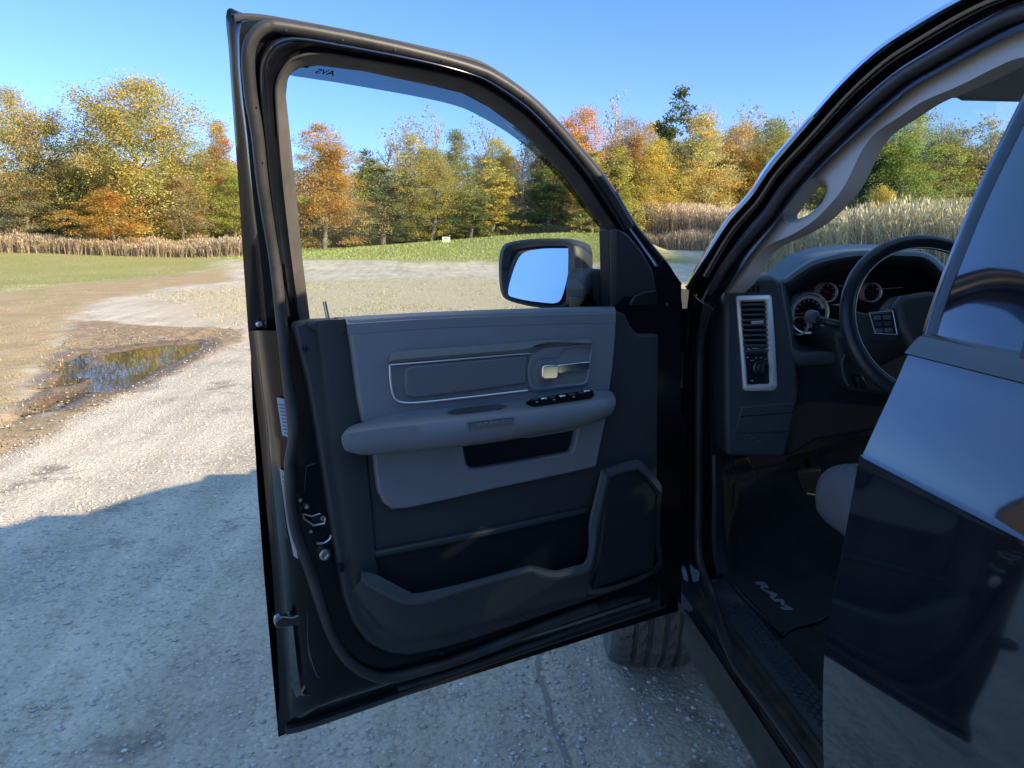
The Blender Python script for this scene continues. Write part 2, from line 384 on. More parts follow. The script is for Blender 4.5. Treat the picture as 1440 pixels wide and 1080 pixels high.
    c = mix(road, straw, zb[0]); c = mix(c, mud, za[2]); c = mix(c, dry, za[1]); c = mix(c, lawn, za[0])
    c = mix(c, mix(c, (.60, .57, .54), 1., 'MULTIPLY'), zb[2])
    L(c, b.inputs['Base Color'])
    ro = nt.nodes.new('ShaderNodeMapRange'); ro.inputs['To Min'].default_value = .92; ro.inputs['To Max'].default_value = .45; L(zb[2], ro.inputs['Value']); L(ro.outputs['Result'], b.inputs['Roughness'])
    b.inputs['Specular IOR Level'].default_value = .25
    b1 = nt.nodes.new('ShaderNodeBump'); b1.inputs['Strength'].default_value = .55; b1.inputs['Distance'].default_value = .008; b1.invert = True; L(v1.outputs['Distance'], b1.inputs['Height'])
    b2 = nt.nodes.new('ShaderNodeBump'); b2.inputs['Strength'].default_value = .6; b2.inputs['Distance'].default_value = .03; L(noise(30, 8, .7), b2.inputs['Height']); L(b1.outputs['Normal'], b2.inputs['Normal'])
    L(b2.outputs['Normal'], b.inputs['Normal'])
    return m
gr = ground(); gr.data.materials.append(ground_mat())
jn = MB(); jp = [(.36-.02*(y_-2)+.012*math.sin(y_*5)+.006*math.sin(y_*23), y_) for y_ in np.arange(1.2, 8, .05)]
jv = []
for i, (x_, y_) in enumerate(jp):
    w_ = .004+.006*abs(math.sin(i*1.7)); z_ = float(fbm(x_, y_, .55, 2))*.010+float(fbm(x_, y_, .12, 4, 2))*.006+.002
    jv += [(x_-w_, y_, z_), (x_+w_, y_, z_)]
jn.add(jv, [(2*i, 2*i+1, 2*i+3, 2*i+2) for i in range(len(jp)-1)])
tag(jn.build('concrete_joint', M('joint_dirt', (.30, .27, .22), .95), smooth=False), 'dark straight joint in the concrete under the gravel', kind='structure')
# puddle water
wm, nt, b = nodes('water'); b.inputs['Base Color'].default_value = (.10, .075, .045, 1); b.inputs['Roughness'].default_value = .02; b.inputs['IOR'].default_value = 1.6
b.inputs['Specular IOR Level'].default_value = .9
tc = nt.nodes.new('ShaderNodeTexCoord'); nz = nt.nodes.new('ShaderNodeTexNoise'); nz.inputs['Scale'].default_value = 5; bp = nt.nodes.new('ShaderNodeBump'); bp.inputs['Strength'].default_value = .04; bp.inputs['Distance'].default_value = .01
nt.links.new(tc.outputs['Object'], nz.inputs['Vector']); nt.links.new(nz.outputs['Fac'], bp.inputs['Height']); nt.links.new(bp.outputs['Normal'], b.inputs['Normal'])
mb = MB()
mb.add([Vector((x, y, -.048)) for x, y in ((-5.2, 6.9), (-3.02, 6.9), (-3.02, 11.9), (-5.2, 11.9))], [(0, 1, 2, 3)])
tag(mb.build('puddle_water', wm, smooth=False), 'muddy puddle water in the ruts beside the drive', kind='structure')

# ------------------------------------------------------------------ scatter: pebbles, grass, reeds
def np_mesh(name, V, Fc, mat, cols=None, parent=None, smooth=False, loc=None):
    k = Fc.shape[1]; me = bpy.data.meshes.new(name); me.vertices.add(len(V)); me.vertices.foreach_set('co', V.astype(np.float32).ravel())
    me.loops.add(Fc.size); me.loops.foreach_set('vertex_index', Fc.ravel().astype(np.int32))
    me.polygons.add(len(Fc)); me.polygons.foreach_set('loop_start', np.arange(0, Fc.size, k, dtype=np.int32)); me.polygons.foreach_set('loop_total', np.full(len(Fc), k, dtype=np.int32))
    me.update(); me.validate()
    if cols is not None:
        at = me.color_attributes.new('tone', 'FLOAT_COLOR', 'POINT'); A = np.ones((len(V), 4), np.float32); A[:, :3] = cols; at.data.foreach_set('color', A.ravel())
    if mat: me.materials.append(mat)
    if smooth: me.shade_smooth()
    return me
def attr_mat(name, rough=.8, objcol=False, trans=0., bump=0):
    m, nt, b = nodes(name); a = nt.nodes.new('ShaderNodeAttribute'); a.attribute_name = 'tone'; col = a.outputs['Color']
    if objcol:
        oi = nt.nodes.new('ShaderNodeObjectInfo'); x = nt.nodes.new('ShaderNodeMix'); x.data_type = 'RGBA'; x.blend_type = 'MULTIPLY'; x.inputs[0].default_value = 1
        nt.links.new(oi.outputs['Color'], x.inputs[6]); nt.links.new(col, x.inputs[7]); col = x.outputs[2]
    nt.links.new(col, b.inputs['Base Color']); b.inputs['Roughness'].default_value = rough; b.inputs['Specular IOR Level'].default_value = .2
    if trans:
        out = nt.nodes['Material Output']; t = nt.nodes.new('ShaderNodeBsdfTranslucent'); nt.links.new(col, t.inputs['Color'])
        mx = nt.nodes.new('ShaderNodeMixShader'); mx.inputs[0].default_value = trans; nt.links.new(b.outputs[0], mx.inputs[1]); nt.links.new(t.outputs[0], mx.inputs[2]); nt.links.new(mx.outputs[0], out.inputs['Surface'])
    return m
STONEM = attr_mat('stones', .85); BLADEM = attr_mat('blades', .7, trans=.25); LEAFM = attr_mat('leaves', .6, objcol=True, trans=.42)
def stones(n, xr, yr, smin, smax, name, seed, pw=1.7, tint=None, region=None):
    r = np.random.default_rng(seed)
    base = np.array([(1,0,0),(-1,0,0),(0,1,0),(0,-1,0),(0,0,1),(0,0,-1)], float)
    tri = np.array([(0,2,4),(2,1,4),(1,3,4),(3,0,4),(2,0,5),(1,2,5),(3,1,5),(0,3,5)])
    # density follows distance so that the nearer drive is stonier
    x = r.uniform(*xr, n); y = yr[0]+(yr[1]-yr[0])*r.random(n)**pw
    keep = (fbm(x, y, .7, 31)+.5 > r.random(n)*.75+.12); keep = keep if region is None else keep & region(x, y)
    x = x[keep]; y = y[keep]; n = len(x)
    s = smin+(smax-smin)*r.random(n)**6.0
    V = np.repeat(base[None], n, 0)*(1+r.uniform(-.3, .3, (n, 6, 1)))
    V *= s[:, None, None]*np.stack([r.uniform(.8, 1.5, n), r.uniform(.7, 1.2, n), r.uniform(.35, .7, n)], 1)[:, None, :]
    a = r.uniform(0, 2*math.pi, n); c, sn = np.cos(a)[:, None], np.sin(a)[:, None]
    vx = V[..., 0]*c-V[..., 1]*sn; vy = V[..., 0]*sn+V[..., 1]*c
    V = np.stack([vx+x[:, None], vy+y[:, None], V[..., 2]+(s*.12)[:, None]+(fbm(x, y, .55, 2)*.010)[:, None]], 2)
    t = r.uniform(.40, .62, n); t = np.where(r.random(n) < .03, .76, t); warm = r.uniform(-.02, .03, n)
    C = np.stack([t+.015+warm, t, t-warm*.8-.035], 1)
    if tint is not None: C = np.array([tint])*r.uniform(.7, 1.4, (n, 1)); V[..., 2] += hgt(V[..., 0], V[..., 1])*0+.012
    Fc = (tri[None]+(np.arange(n)*6)[:, None, None]).reshape(-1, 3)
    me = np_mesh(name, V.reshape(-1, 3), Fc, STONEM, np.repeat(C, 6, 0))
    o = new_obj(name, me); return o
tag(stones(190000, (-3.1, 1.3), (.8, 12), .0018, .012, 'gravel', 3), 'loose pale gravel stones scattered over the drive', kind='stuff')
tag(stones(12000, (-5.6, -2.7), (5.6, 13), .004, .022, 'mud_clods', 9, 1., (.33, .265, .185), lambda x, y: (polysd(x, y, MUD) > -.1) & (polysd(x, y, PUD1) < -.05) & (polysd(x, y, PUD2) < -.03)), 'small clods of tan mud and grit around the puddles', kind='stuff')
def blades(name, X, Y, Z, hmin, hmax, w, cols, lean=.3, seed=1, plume=0, leaves=0, zone=None):
    r = np.random.default_rng(seed); n = len(X); h = r.uniform(hmin, hmax, n) if not isinstance(hmin, np.ndarray) else hmin*r.uniform(.75, 1.05, n)
    a = r.uniform(0, 2*math.pi, n); dx = np.cos(a)*w; dy = np.sin(a)*w
    la = r.uniform(0, 2*math.pi, n); ll = r.uniform(0, lean, n)*h; lx = np.cos(la)*ll; ly = np.sin(la)*ll
    p0 = np.stack([X-dx, Y-dy, Z], 1); p1 = np.stack([X+dx, Y+dy, Z], 1)
    m0 = np.stack([X+lx*.35+dx*.8, Y+ly*.35+dy*.8, Z+h*.6], 1); m1 = np.stack([X+lx*.35-dx*.8, Y+ly*.35-dy*.8, Z+h*.6], 1)
    tp = np.stack([X+lx, Y+ly, Z+h], 1)
    V = np.stack([p0, p1, m0, m1, tp], 1); tri = np.array([(0, 1, 2), (0, 2, 3), (3, 2, 4)])
    Fc = (tri[None]+(np.arange(n)*5)[:, None, None]).reshape(-1, 3); Vs = [V.reshape(-1, 3)]; Fs = [Fc]
    ci = np.minimum(cols[r.integers(0, len(cols), n)]*r.uniform(.95, 1.6, (n, 1)), .8); Cs = [np.repeat(ci, 5, 0)]; b = n*5
    for q in range(leaves+plume):
        pl = q >= leaves; f = r.uniform(.3, .9, n) if not pl else np.full(n, .9)
        c0 = np.stack([X+lx*f*f, Y+ly*f*f, Z+h*f], 1); aa = r.uniform(0, 2*math.pi, n); L_ = r.uniform(.12, .3, n)*(1 if not pl else .8)
        L_ = L_*(h/2.6)**.5
        e = c0+np.stack([np.cos(aa)*L_*(1 if not pl else .35), np.sin(aa)*L_*(1 if not pl else .35), r.uniform(-.12, .25, n) if not pl else L_], 1)
        wv = np.stack([-np.sin(aa), np.cos(aa), np.zeros(n)], 1)*(w*(1.3 if not pl else 2.2))
        V = np.stack([c0, (c0+e)/2+wv, e, (c0+e)/2-wv], 1)
        Vs.append(V.reshape(-1, 3)); Fs.append((np.array([(0, 1, 2), (0, 2, 3)])[None]+(np.arange(n)*4)[:, None, None]).reshape(-1, 3)+b); b += 4*n
        Cs.append(np.repeat(ci*(1.25 if pl else 1.05), 4, 0))
    me = np_mesh(name, np.concatenate(Vs), np.concatenate(Fs), BLADEM, np.concatenate(Cs)); return new_obj(name, me)
def along(P, n, depth, r, side=1):
    P = np.array(P, float); seg = np.hypot(*(P[1:]-P[:-1]).T); cum = np.concatenate([[0], np.cumsum(seg)]); t = r.uniform(0, cum[-1], n)
    i = np.clip(np.searchsorted(cum, t)-1, 0, len(seg)-1); f = (t-cum[i])/seg[i]; q = P[i]+(P[i+1]-P[i])*f[:, None]
    d = (P[i+1]-P[i])/seg[i][:, None]; nn = np.stack([d[:, 1], -d[:, 0]], 1)*side
    dd = depth*r.random(n)**1.1; return q[:, 0]+nn[:, 0]*dd+r.normal(0, .35, n), q[:, 1]+nn[:, 1]*dd+r.normal(0, .35, n)
r_ = np.random.default_rng(5)
x, y = along([(3, 51.5), (13.5, 50), (17.5, 46), (19, 44)], 24000, 7, r_, -1)
x2, y2 = along([(19, 44), (15.5, 36), (13.3, 28), (12.2, 22), (15, 16), (19, 12)], 30000, 5.5, r_, -1)
hh = 2.15+.9*(fbm(x, y, 5, 9)+.5)+.9*(fbm(x, y, 1.2, 10)); hh2 = 1.85+.95*(fbm(x2, y2, 4, 9)+.5)+.5*fbm(x2, y2, .9, 10)
RC = np.array([(.46, .37, .25), (.38, .31, .21), (.52, .44, .31), (.30, .25, .18), (.44, .34, .25), (.34, .26, .19)])
RC2 = np.array([(.50, .43, .27), (.40, .34, .21), (.58, .50, .33), (.30, .26, .17), (.44, .40, .22), (.25, .21, .15)])
tag(blades('reeds', x, y, hgt(x, y), hh, 0, .011, RC, .42, 2, plume=1, leaves=8), 'tall tan reed stand on the far side of the gravel', kind='stuff')
tag(blades('tall_grass', x2, y2, hgt(x2, y2), hh2, 0, .011, RC2, .45, 4, plume=1, leaves=7), 'pale tall dry grass field seen through the windscreen', kind='stuff')
x, y = along([(3, 50), (13.2, 48.6), (16.6, 45), (18, 43.5)], 12000, 2.5, r_, -1)
tag(blades('weeds', x, y, hgt(x, y), .5+1.3*(fbm(x, y, 1.6, 29)+.5), 0, .012, RC*1.1, .6, 8, plume=0, leaves=5), 'low tangled tan weeds in front of the reeds', kind='stuff')
x, y = along([(-36, 43.5), (-20, 42.3), (-12, 40.8), (-8, 41)], 26000, 2.6, r_, -1)
tag(blades('dry_weeds', x, y, hgt(x, y), .12+1.05*(fbm(x, y, 1.6, 19)+.5)**1.3*1.3, 0, .009, np.array([(.38, .28, .20), (.44, .34, .24), (.32, .25, .18), (.30, .28, .15)]), .6, 6, plume=1, leaves=6), 'reddish brown dry weeds along the lawn at the left wood edge', kind='stuff')
x, y = along([(-8.5, 50.5), (0, 51), (6, 51.5), (12, 52)], 26000, 4, r_, -1)
tag(blades('undergrowth', x, y, hgt(x, y), np.maximum(.9, .5+3.0*(fbm(x, y, 2.0, 19)+.5)), 0, .012, np.array([(.38, .34, .22), (.32, .32, .17), (.44, .37, .26), (.28, .29, .15)]), .6, 7, plume=0, leaves=5), 'straw and olive undergrowth at the foot of the middle wood', kind='stuff')
# lawn and verge grass
n = 170000; x = r_.uniform(-26, -3.4, n); y = 5.5+36*r_.random(n)**1.7
sdl = polysd(x, y, LAWN); sdd = polysd(x, y, DRY); k = ((sdl+fbm(x, y, .9, 5) > -.1) | ((sdd > -.1) & (r_.random(n) < .14*(fbm(x, y, 1.1, 77) > -.05)))) & (polysd(x, y, PUD1) < 0) & (polysd(x, y, PUD2) < 0)
x = x[k]; y = y[k]; gl = sdl[k] > -.2
c = fbm(x, y, 2.2, 41)+r_.normal(0, .16, len(x))
C_ = np.where(((c > .0) & gl)[:, None], np.array([(.22, .27, .07)]), np.where((c > -.12)[:, None], np.array([(.42, .37, .18)]), np.array([(.50, .40, .25)])))
def tufts(name, x, y, C_, hs, w, seed):
    r = np.random.default_rng(seed); n = len(x); z = hgt(x, y); h = hs*r.uniform(.5, 1.3, n); a = r.uniform(0, 6.28, n); l = r.uniform(0, 1.1, n)*h; la = r.uniform(0, 6.28, n)
    V = np.stack([np.stack([x-np.cos(a)*w, y-np.sin(a)*w, z-.01], 1), np.stack([x+np.cos(a)*w, y+np.sin(a)*w, z-.01], 1), np.stack([x+np.cos(la)*l, y+np.sin(la)*l, z+h], 1)], 1)
    Fc = np.arange(3*n).reshape(n, 3); C2 = np.repeat(C_*r.uniform(.7, 1.3, (n, 1)), 3, 0)
    return new_obj(name, np_mesh(name, V.reshape(-1, 3), Fc, BLADEM, C2))
tag(tufts('grass', x, y, C_, .034, .006, 12), 'short green and straw grass of the lawn and its worn verge', kind='stuff')

x = r_.uniform(-8, 11, 90000); y = r_.uniform(12.5, 28, 90000); k = (polysd(x, y, STRAW)+fbm(x, y, 2, 61)*3 > -.4) & (fbm(x, y, .8, 62)+r_.normal(0, .12, len(x)) > .06); x = x[k]; y = y[k]
C_ = np.array([(.50, .43, .27), (.40, .36, .22), (.33, .31, .17), (.60, .53, .36)])[r_.integers(0, 4, len(x))]
tag(tufts('dry_grass', x, y, C_, .035, .010, 13), 'straw coloured dry grass growing through the gravel turning area', kind='stuff')
x = r_.uniform(-14, 16, 60000); y = r_.uniform(34, 49, 60000); k = (y > 38-.12*x) & (x+10.5+r_.normal(0, .8, 60000)+fbm(x, y, 3, 71)*3 > 0) & ~((x > 12) & (y < 46)); x = x[k]; y = y[k]
C_ = np.array([(.38, .46, .15), (.50, .52, .22), (.32, .40, .12)])[r_.integers(0, 3, len(x))]
tag(tufts('bank_grass', x, y, C_, .09, .018, 14), 'bright green mown grass bank in front of the middle wood', kind='stuff')
# ------------------------------------------------------------------ trees
BARKM = attr_mat('bark', .9)
def branch_mesh(seed, H_, R_, bare, lowsplit):
    r = np.random.default_rng(seed); V = []; Fc = []; tips = []
    def limb(p, d, L_, rad0, rad1, segs, k, wob):
        nonlocal V, Fc
        pts = [np.array(p, float)]; dd = np.array(d, float)
        for i in range(segs):
            dd = dd+r.normal(0, wob, 3); dd[2] += .06; dd /= np.linalg.norm(dd); pts.append(pts[-1]+dd*L_/segs)
        b = len(V)
        for i, q in enumerate(pts):
            rr = rad0+(rad1-rad0)*i/segs
            t = pts[min(i+1, segs)]-pts[max(i-1, 0)]; t /= np.linalg.norm(t)
            e1 = np.cross(t, (.3, .9, .1)); e1 /= np.linalg.norm(e1); e2 = np.cross(t, e1)
            for j in range(k): a = 2*math.pi*j/k; V.append(q+e1*math.cos(a)*rr+e2*math.sin(a)*rr)
        for i in range(segs):
            for j in range(k):
                a = b+i*k+j; c = b+i*k+(j+1) % k; Fc.append((a, c, c+k, a+k))
        return pts, dd
    tr = .012*H_+.05
    trunk, dd = limb((0, 0, -.2), (r.normal(0, .05), r.normal(0, .05), 1), H_*(.95 if bare else .85), tr, tr*.18, 9, 6, .06)
    nl = 22 if bare else 16
    for i in range(nl):
        f = lowsplit+(1-lowsplit)*(i+.5)/nl; q = trunk[int(f*8)]+(trunk[min(int(f*8)+1, 9)]-trunk[int(f*8)])*((f*8) % 1)
        a = i*2.4+r.normal(0, .4); up = .5+.9*f; L_ = R_*(1.15-.55*f)*r.uniform(.75, 1.15)
        pts, d2 = limb(q, (math.cos(a), math.sin(a), up), L_, tr*(.5-.3*f), .012, 5, 4, .14)
        tips += pts[2:]
        for _ in range(7 if bare else 3):
            s = pts[r.integers(1, 5)]; dv = d2+r.normal(0, .55, 3); dv[2] += .25; p2, d3 = limb(s, dv/np.linalg.norm(dv), L_*r.uniform(.35, .6), .018, .006, 3, 3, .18); tips += p2[1:]
            if bare:
                for _ in range(3):
                    dv = d3+r.normal(0, .6, 3); p3, _d = limb(p2[r.integers(1, 3)], dv/np.linalg.norm(dv), L_*.3, .010, .005, 2, 3, .2); tips += p3[1:]
    return np.array(V), np.array(Fc), np.array(tips)
def crown_mesh(seed, H_, R_, tips, nleaf, size, dens=1., low=.1, topshape=1.):
    r = np.random.default_rng(seed)
    # cluster centres: branch tips plus points on an uneven envelope
    nc = int(200*dens); th = r.uniform(0, 2*math.pi, nc); f = r.uniform(low, 1, nc)
    lob = 1+.28*np.sin(th*3+seed)+.2*np.sin(th*5+seed*2.1)+.25*np.sin(f*9+seed)
    env = R_*np.sin(np.clip((f-low)/(1-low), .02, .985)**(.62*topshape)*math.pi)**.6*lob*r.uniform(.55, 1.02, nc)
    C = np.stack([np.cos(th)*env, np.sin(th)*env, f*H_], 1)
    if len(tips): C = np.concatenate([C, tips[r.integers(0, len(tips), nc)]*np.array([1, 1, 1])])
    C[:, 2] = np.clip(C[:, 2], .15, H_*1.02)
    k = r.integers(0, len(C), nleaf); cr_ = r.uniform(.16, .42, len(C))*R_/2.6
    P = C[k]+np.clip(r.normal(0, 1, (nleaf, 3)), -1.7, 1.7)*cr_[k][:, None]*np.array([1, 1, .7])
    P[:, 2] = np.maximum(P[:, 2], .05)
    s = size*r.uniform(.6, 1.3, nleaf); nrm = r.normal(0, 1, (nleaf, 3)); nrm[:, 2] += .5; nrm /= np.linalg.norm(nrm, axis=1)[:, None]
    e1 = np.cross(nrm, r.normal(0, 1, (nleaf, 3))); e1 /= np.linalg.norm(e1, axis=1)[:, None]; e2 = np.cross(nrm, e1)
    V = np.stack([P-e1*s[:, None], P+e2*s[:, None]*.6, P+e1*s[:, None], P-e2*s[:, None]*.6], 1)
    ct = r.uniform(.68, 1.25, (len(C), 1))*np.array([[1, 1, 1]]); hue = r.normal(0, .14, len(C)); ct = ct*np.stack([1+hue, np.ones_like(hue), 1-hue], 1)
    tone = ct[k]*r.uniform(.86, 1.16, (nleaf, 1)); 
    return V.reshape(-1, 4, 3).reshape(-1, 3), np.arange(4*nleaf).reshape(-1, 4), np.repeat(tone, 4, 0)
PROTO = []
def proto(kind, seed, nleaf, size, bare=False, R_=2.9, low=.1, dens=1., bark=(.22, .19, .16), lowsplit=.2, topshape=1.):
    H_ = 10.
    bv, bf, tips = branch_mesh(seed, H_, R_, bare, lowsplit)
    bme = np_mesh('trunk', bv, bf, BARKM, np.repeat(np.array([bark]), len(bv), 0)*np.random.default_rng(seed).uniform(.75, 1.25, (len(bv), 1)), smooth=True)
    cv, cf, cc = crown_mesh(seed+50, H_, R_, tips, nleaf, size, dens, low, topshape)
    cme = np_mesh('crown', cv, cf, LEAFM, cc)
    return (kind, bme, cme)
PR = {
 'broad': [proto('broad', 1, 56000, .052, R_=3.7, low=.10, dens=1.5), proto('broad', 2, 52000, .052, R_=3.4, low=.12, dens=1.5)],
 'full': [proto('full', 3, 34000, .053, R_=2.7, low=.06), proto('full', 4, 34000, .053, R_=2.4, low=.05), proto('full', 5, 34000, .053, R_=3.0, low=.08), proto('full', 13, 34000, .053, R_=2.6, low=.04, topshape=.8)],
 'cone': [proto('cone', 6, 11000, .085, R_=1.9, low=.03, topshape=.62), proto('cone', 7, 11000, .085, R_=1.7, low=.03, topshape=.55)],
 'thin': [proto('thin', 8, 5000, .08, R_=2.3, low=.3, dens=.7, bark=(.50, .47, .42), lowsplit=.35), proto('thin', 9, 4200, .08, R_=2.0, low=.35, dens=.6, bark=(.46, .42, .38), lowsplit=.35)],
 'bare': [proto('bare', 10, 420, .10, bare=True, R_=2.4, low=.5, bark=(.42, .37, .34), lowsplit=.3), proto('bare', 11, 300, .10, bare=True, R_=2.0, low=.5, bark=(.48, .44, .41), lowsplit=.3)],
}
for k in range(4):
    cv, cf, cc = crown_mesh(80+k, 10., 4.6, np.zeros((0, 3)), 9000, .13, .8, .0, .75)
    PR.setdefault('bush', []).append(('bush', None, np_mesh('shrub', cv, cf, LEAFM, cc)))
YG = (.30, .27, .065); GOLD = (.44, .29, .06); ORG = (.50, .25, .065); RUST = (.34, .19, .09); GRN = (.15, .19, .05); OLV = (.24, .22, .07); DKG = (.075, .105, .04); TAN = (.46, .32, .15); BRN = (.27, .20, .11); PALE = (.27, .235, .17); YEL = (.42, .36, .08); MOSS = (.20, .20, .075)
cnt = [0]
def tree(kind, u, vtop, wpx, Y_, colr, label, group=None, name='tree', z0=None):
    cnt[0] += 1; r = random.Random(cnt[0]*13)
    top = PY(u, vtop, Y_); x = top.x; zb = float(hgt(x, Y_)) if z0 is None else z0
    Hh = max(top.z-zb, .5); Wm = wpx/F*math.hypot(top.x, Y_)*(1.3 if kind in ('full', 'cone') else 1.)
    lst = PR[kind]; kd, bme, cme = lst[cnt[0] % len(lst)]
    R_ = {'broad': 3.9, 'full': 3.0, 'cone': 2.1, 'thin': 2.5, 'bare': 2.3, 'bush': 4.6}[kind]
    sz = Hh/10.2; sx = Wm/2/R_
    e = bpy.data.objects.new(name, None if bme else cme); COL.objects.link(e); e.location = (x, Y_, zb-.05); e.rotation_euler = (0, 0, r.uniform(0, 6.28)); e.scale = (sx, sx, sz)
    e.empty_display_size = .5
    tag(e, label, 'tree' if bme else 'shrub', group)
    if bme:
        t = bpy.data.objects.new('trunk', bme); COL.objects.link(t); t.parent = e
        c = bpy.data.objects.new('crown', cme); COL.objects.link(c); c.parent = e
    else: c = e
    lum = sum(colr)/3; c.color = (*[min((q*.84+lum*w_)*1.58, .72)*r.uniform(.93, 1.07) for q, w_ in zip(colr, (.14, .20, .05))], 1)
    return e
T = [
 ('broad', 8, 122, 150, 47, (.33,.25,.08), 'olive and rust leaved tree at the far left edge of the picture'),
 ('broad', 195, 110, 215, 46, (.35, .275, .075), 'tallest broad yellow-green tree left of the open door'),
 ('full', 70, 222, 75, 49, RUST, 'reddish orange tree between the two big trees on the left'),
 ('full', 152, 262, 90, 43.5, ORG, 'low bright orange tree under the tallest left tree'),
 ('full', 306, 168, 62, 50, (.38,.16,.07), 'rust red topped tree just left of the door frame'),
 ('full', 262, 195, 80, 49, OLV, 'olive tree right of the tallest broad left tree'),
 ('full', 318, 225, 70, 46, YG, 'yellow-green tree touching the door frame on the left'),
 ('full', 250, 240, 80, 45, BRN, 'brownish thinly leaved tree right below the tallest left tree'),
 ('full', 108, 235, 80, 46, OLV, 'olive tree under the left side of the tallest left tree'),
 ('full', 25, 240, 80, 45, BRN, 'dark brown and olive tree low at the left edge'),
 ('full', 448, 172, 105, 46, (.40,.25,.08), 'golden brown tree at the left side of the door window'),
 ('cone', 513, 208, 46, 56, DKG, 'small dark green treetop behind the golden brown window tree'),
 ('bare', 545, 172, 90, 55, PALE, 'pale bare-branched tree left of the middle of the door window'),
 ('thin', 582, 186, 80, 54, TAN, 'tan thinly leaved tree behind the sycamore in the door window'),
 ('cone', 535, 232, 90, 48, MOSS, 'mossy green feathery tree in the left half of the door window'),
 ('full', 602, 205, 90, 47, YG, 'yellow-green sycamore in the middle of the door window'),
 ('full', 642, 180, 70, 55, OLV, 'olive treetop right of the middle of the door window'),
 ('bare', 668, 162, 70, 58, PALE, 'tall bare grey tree above the middle of the door window'),
 ('cone', 690, 222, 80, 49, GOLD, 'golden feathery tree right of the sycamore in the door window'),
 ('full', 700, 190, 60, 56, YEL, 'yellow topped tree left of the curved door frame'),
 ('bare', 735, 185, 80, 54, PALE, 'pale bare tree next to the curved door frame'),
 ('cone', 768, 235, 95, 50, GRN, 'green feathery tree behind the top of the door mirror'),
 ('cone', 660, 258, 60, 47, GRN, 'small green tree right of the sycamore foot'),
 ('full', 822, 146, 90, 52, (.46,.25,.06), 'orange-gold tree just outside the curved door frame'),
 ('bare', 872, 118, 70, 60, PALE, 'tallest bare pale tree between door and windscreen pillar'),
 ('full', 882, 165, 72, 54, RUST, 'rust brown tree right of the orange-gold one outside the door'),
 ('cone', 958, 120, 70, 58, DKG, 'dark green tree rising above the gold ones'),
 ('full', 925, 190, 80, 51, GOLD, 'gold tree below the dark green treetop'),
 ('full', 990, 158, 110, 53, TAN, 'wide tan-gold tree right of the dark green treetop'),
 ('full', 1045, 175, 90, 56, (.54,.27,.06), 'bright orange tree left of the windscreen pillar'),
 ('bare', 1050, 138, 80, 60, PALE, 'bare grey treetop above the bright orange tree'),
 ('full', 1092, 162, 80, 54, OLV, 'olive tree touching the windscreen pillar'),
 ('full', 1100, 185, 70, 57, YEL, 'yellow-green tree low against the windscreen pillar'),
 ('cone', 872, 205, 60, 48, YG, 'small yellow-green tree below the rust brown one'),
 ('cone', 835, 210, 60, 47, YG, 'light green sapling beside the curved door frame'),
 ('full', 960, 220, 90, 54.5, (.42,.29,.12), 'pale gold tree in the middle of the gap between the pillars'),
 ('full', 1215, 196, 70, 57, OLV, 'olive tree at the left side of the windscreen'),
 ('full', 1250, 176, 90, 54, DKG, 'dark green tree left in the windscreen view'),
 ('full', 1292, 158, 105, 52, (.26,.27,.07), 'tall yellow-green tree in the middle of the windscreen view'),
 ('bare', 1345, 165, 70, 57, PALE, 'slender bare tree right in the windscreen view'),
 ('thin', 1390, 158, 90, 55, PALE, 'pale grey thinly leaved tree at the right edge of the windscreen view'),
 ('cone', 1232, 222, 60, 55, YG, 'light green feathery sapling at the left of the windscreen view'),
 ('cone', 1268, 232, 50, 54, YG, 'yellow-green cone shaped sapling in the windscreen view'),
 ('full', 1345, 205, 90, 56, YG, 'yellow-green tree right in the windscreen view'),
 ('full', 1385, 235, 70, 55, DKG, 'dark green bushy tree beside the rear door pillar'),
 ('full', 1180, 228, 70, 56, GOLD, 'gold and olive tree behind the grab handle'),
 ('cone', 1420, 200, 70, 57, GOLD, 'gold tree behind the rear door pillar'),
 ('cone', 890, 232, 60, 53.5, GRN, 'small green tree at the reed edge outside the door'),
 ('full', 1010, 235, 80, 55, (.44,.28,.08), 'low golden tree above the reeds by the windscreen pillar'),
]
for t in T: tree(*t)
# far rows of the wood that nothing tells apart, by kind
rr = random.Random(4)
FAR = [('full', OLV, 'olive tree standing deeper in the wood', 'olive trees deep in the wood'), ('full', GOLD, 'golden tree standing deeper in the wood', 'golden trees deep in the wood'),
       ('thin', BRN, 'thin brown tree standing deeper in the wood', 'brown trees deep in the wood'), ('bare', PALE, 'bare grey tree standing deeper in the wood', 'bare trees deep in the wood'), ('cone', GRN, 'green tree standing deeper in the wood', 'green trees deep in the wood')]
for i in range(46):
    u = -60+i*34+rr.uniform(-12, 12); k = FAR[rr.choice([0, 0, 1, 2, 2, 3, 4])]
    base = np.interp(u, [0, 60, 130, 260, 330, 450, 500, 560, 700, 800, 900, 1000, 1100, 1200, 1300, 1450], [175, 240, 190, 215, 215, 215, 240, 205, 205, 180, 175, 175, 170, 185, 180, 175])
    tree(k[0], u, base+rr.uniform(-6, 30), rr.uniform(70, 110), rr.uniform(58, 66), k[1], k[2], k[3])
for i in range(30):
    u = rr.choice([rr.uniform(790, 1140), rr.uniform(1290, 1450), rr.uniform(540, 780), rr.uniform(790, 1140)])
    tree('bare', u, rr.uniform(140, 185), rr.uniform(45, 80), rr.uniform(58, 64), PALE, 'wispy bare grey tree rising behind the autumn crowns', 'wispy bare trees behind the crowns')
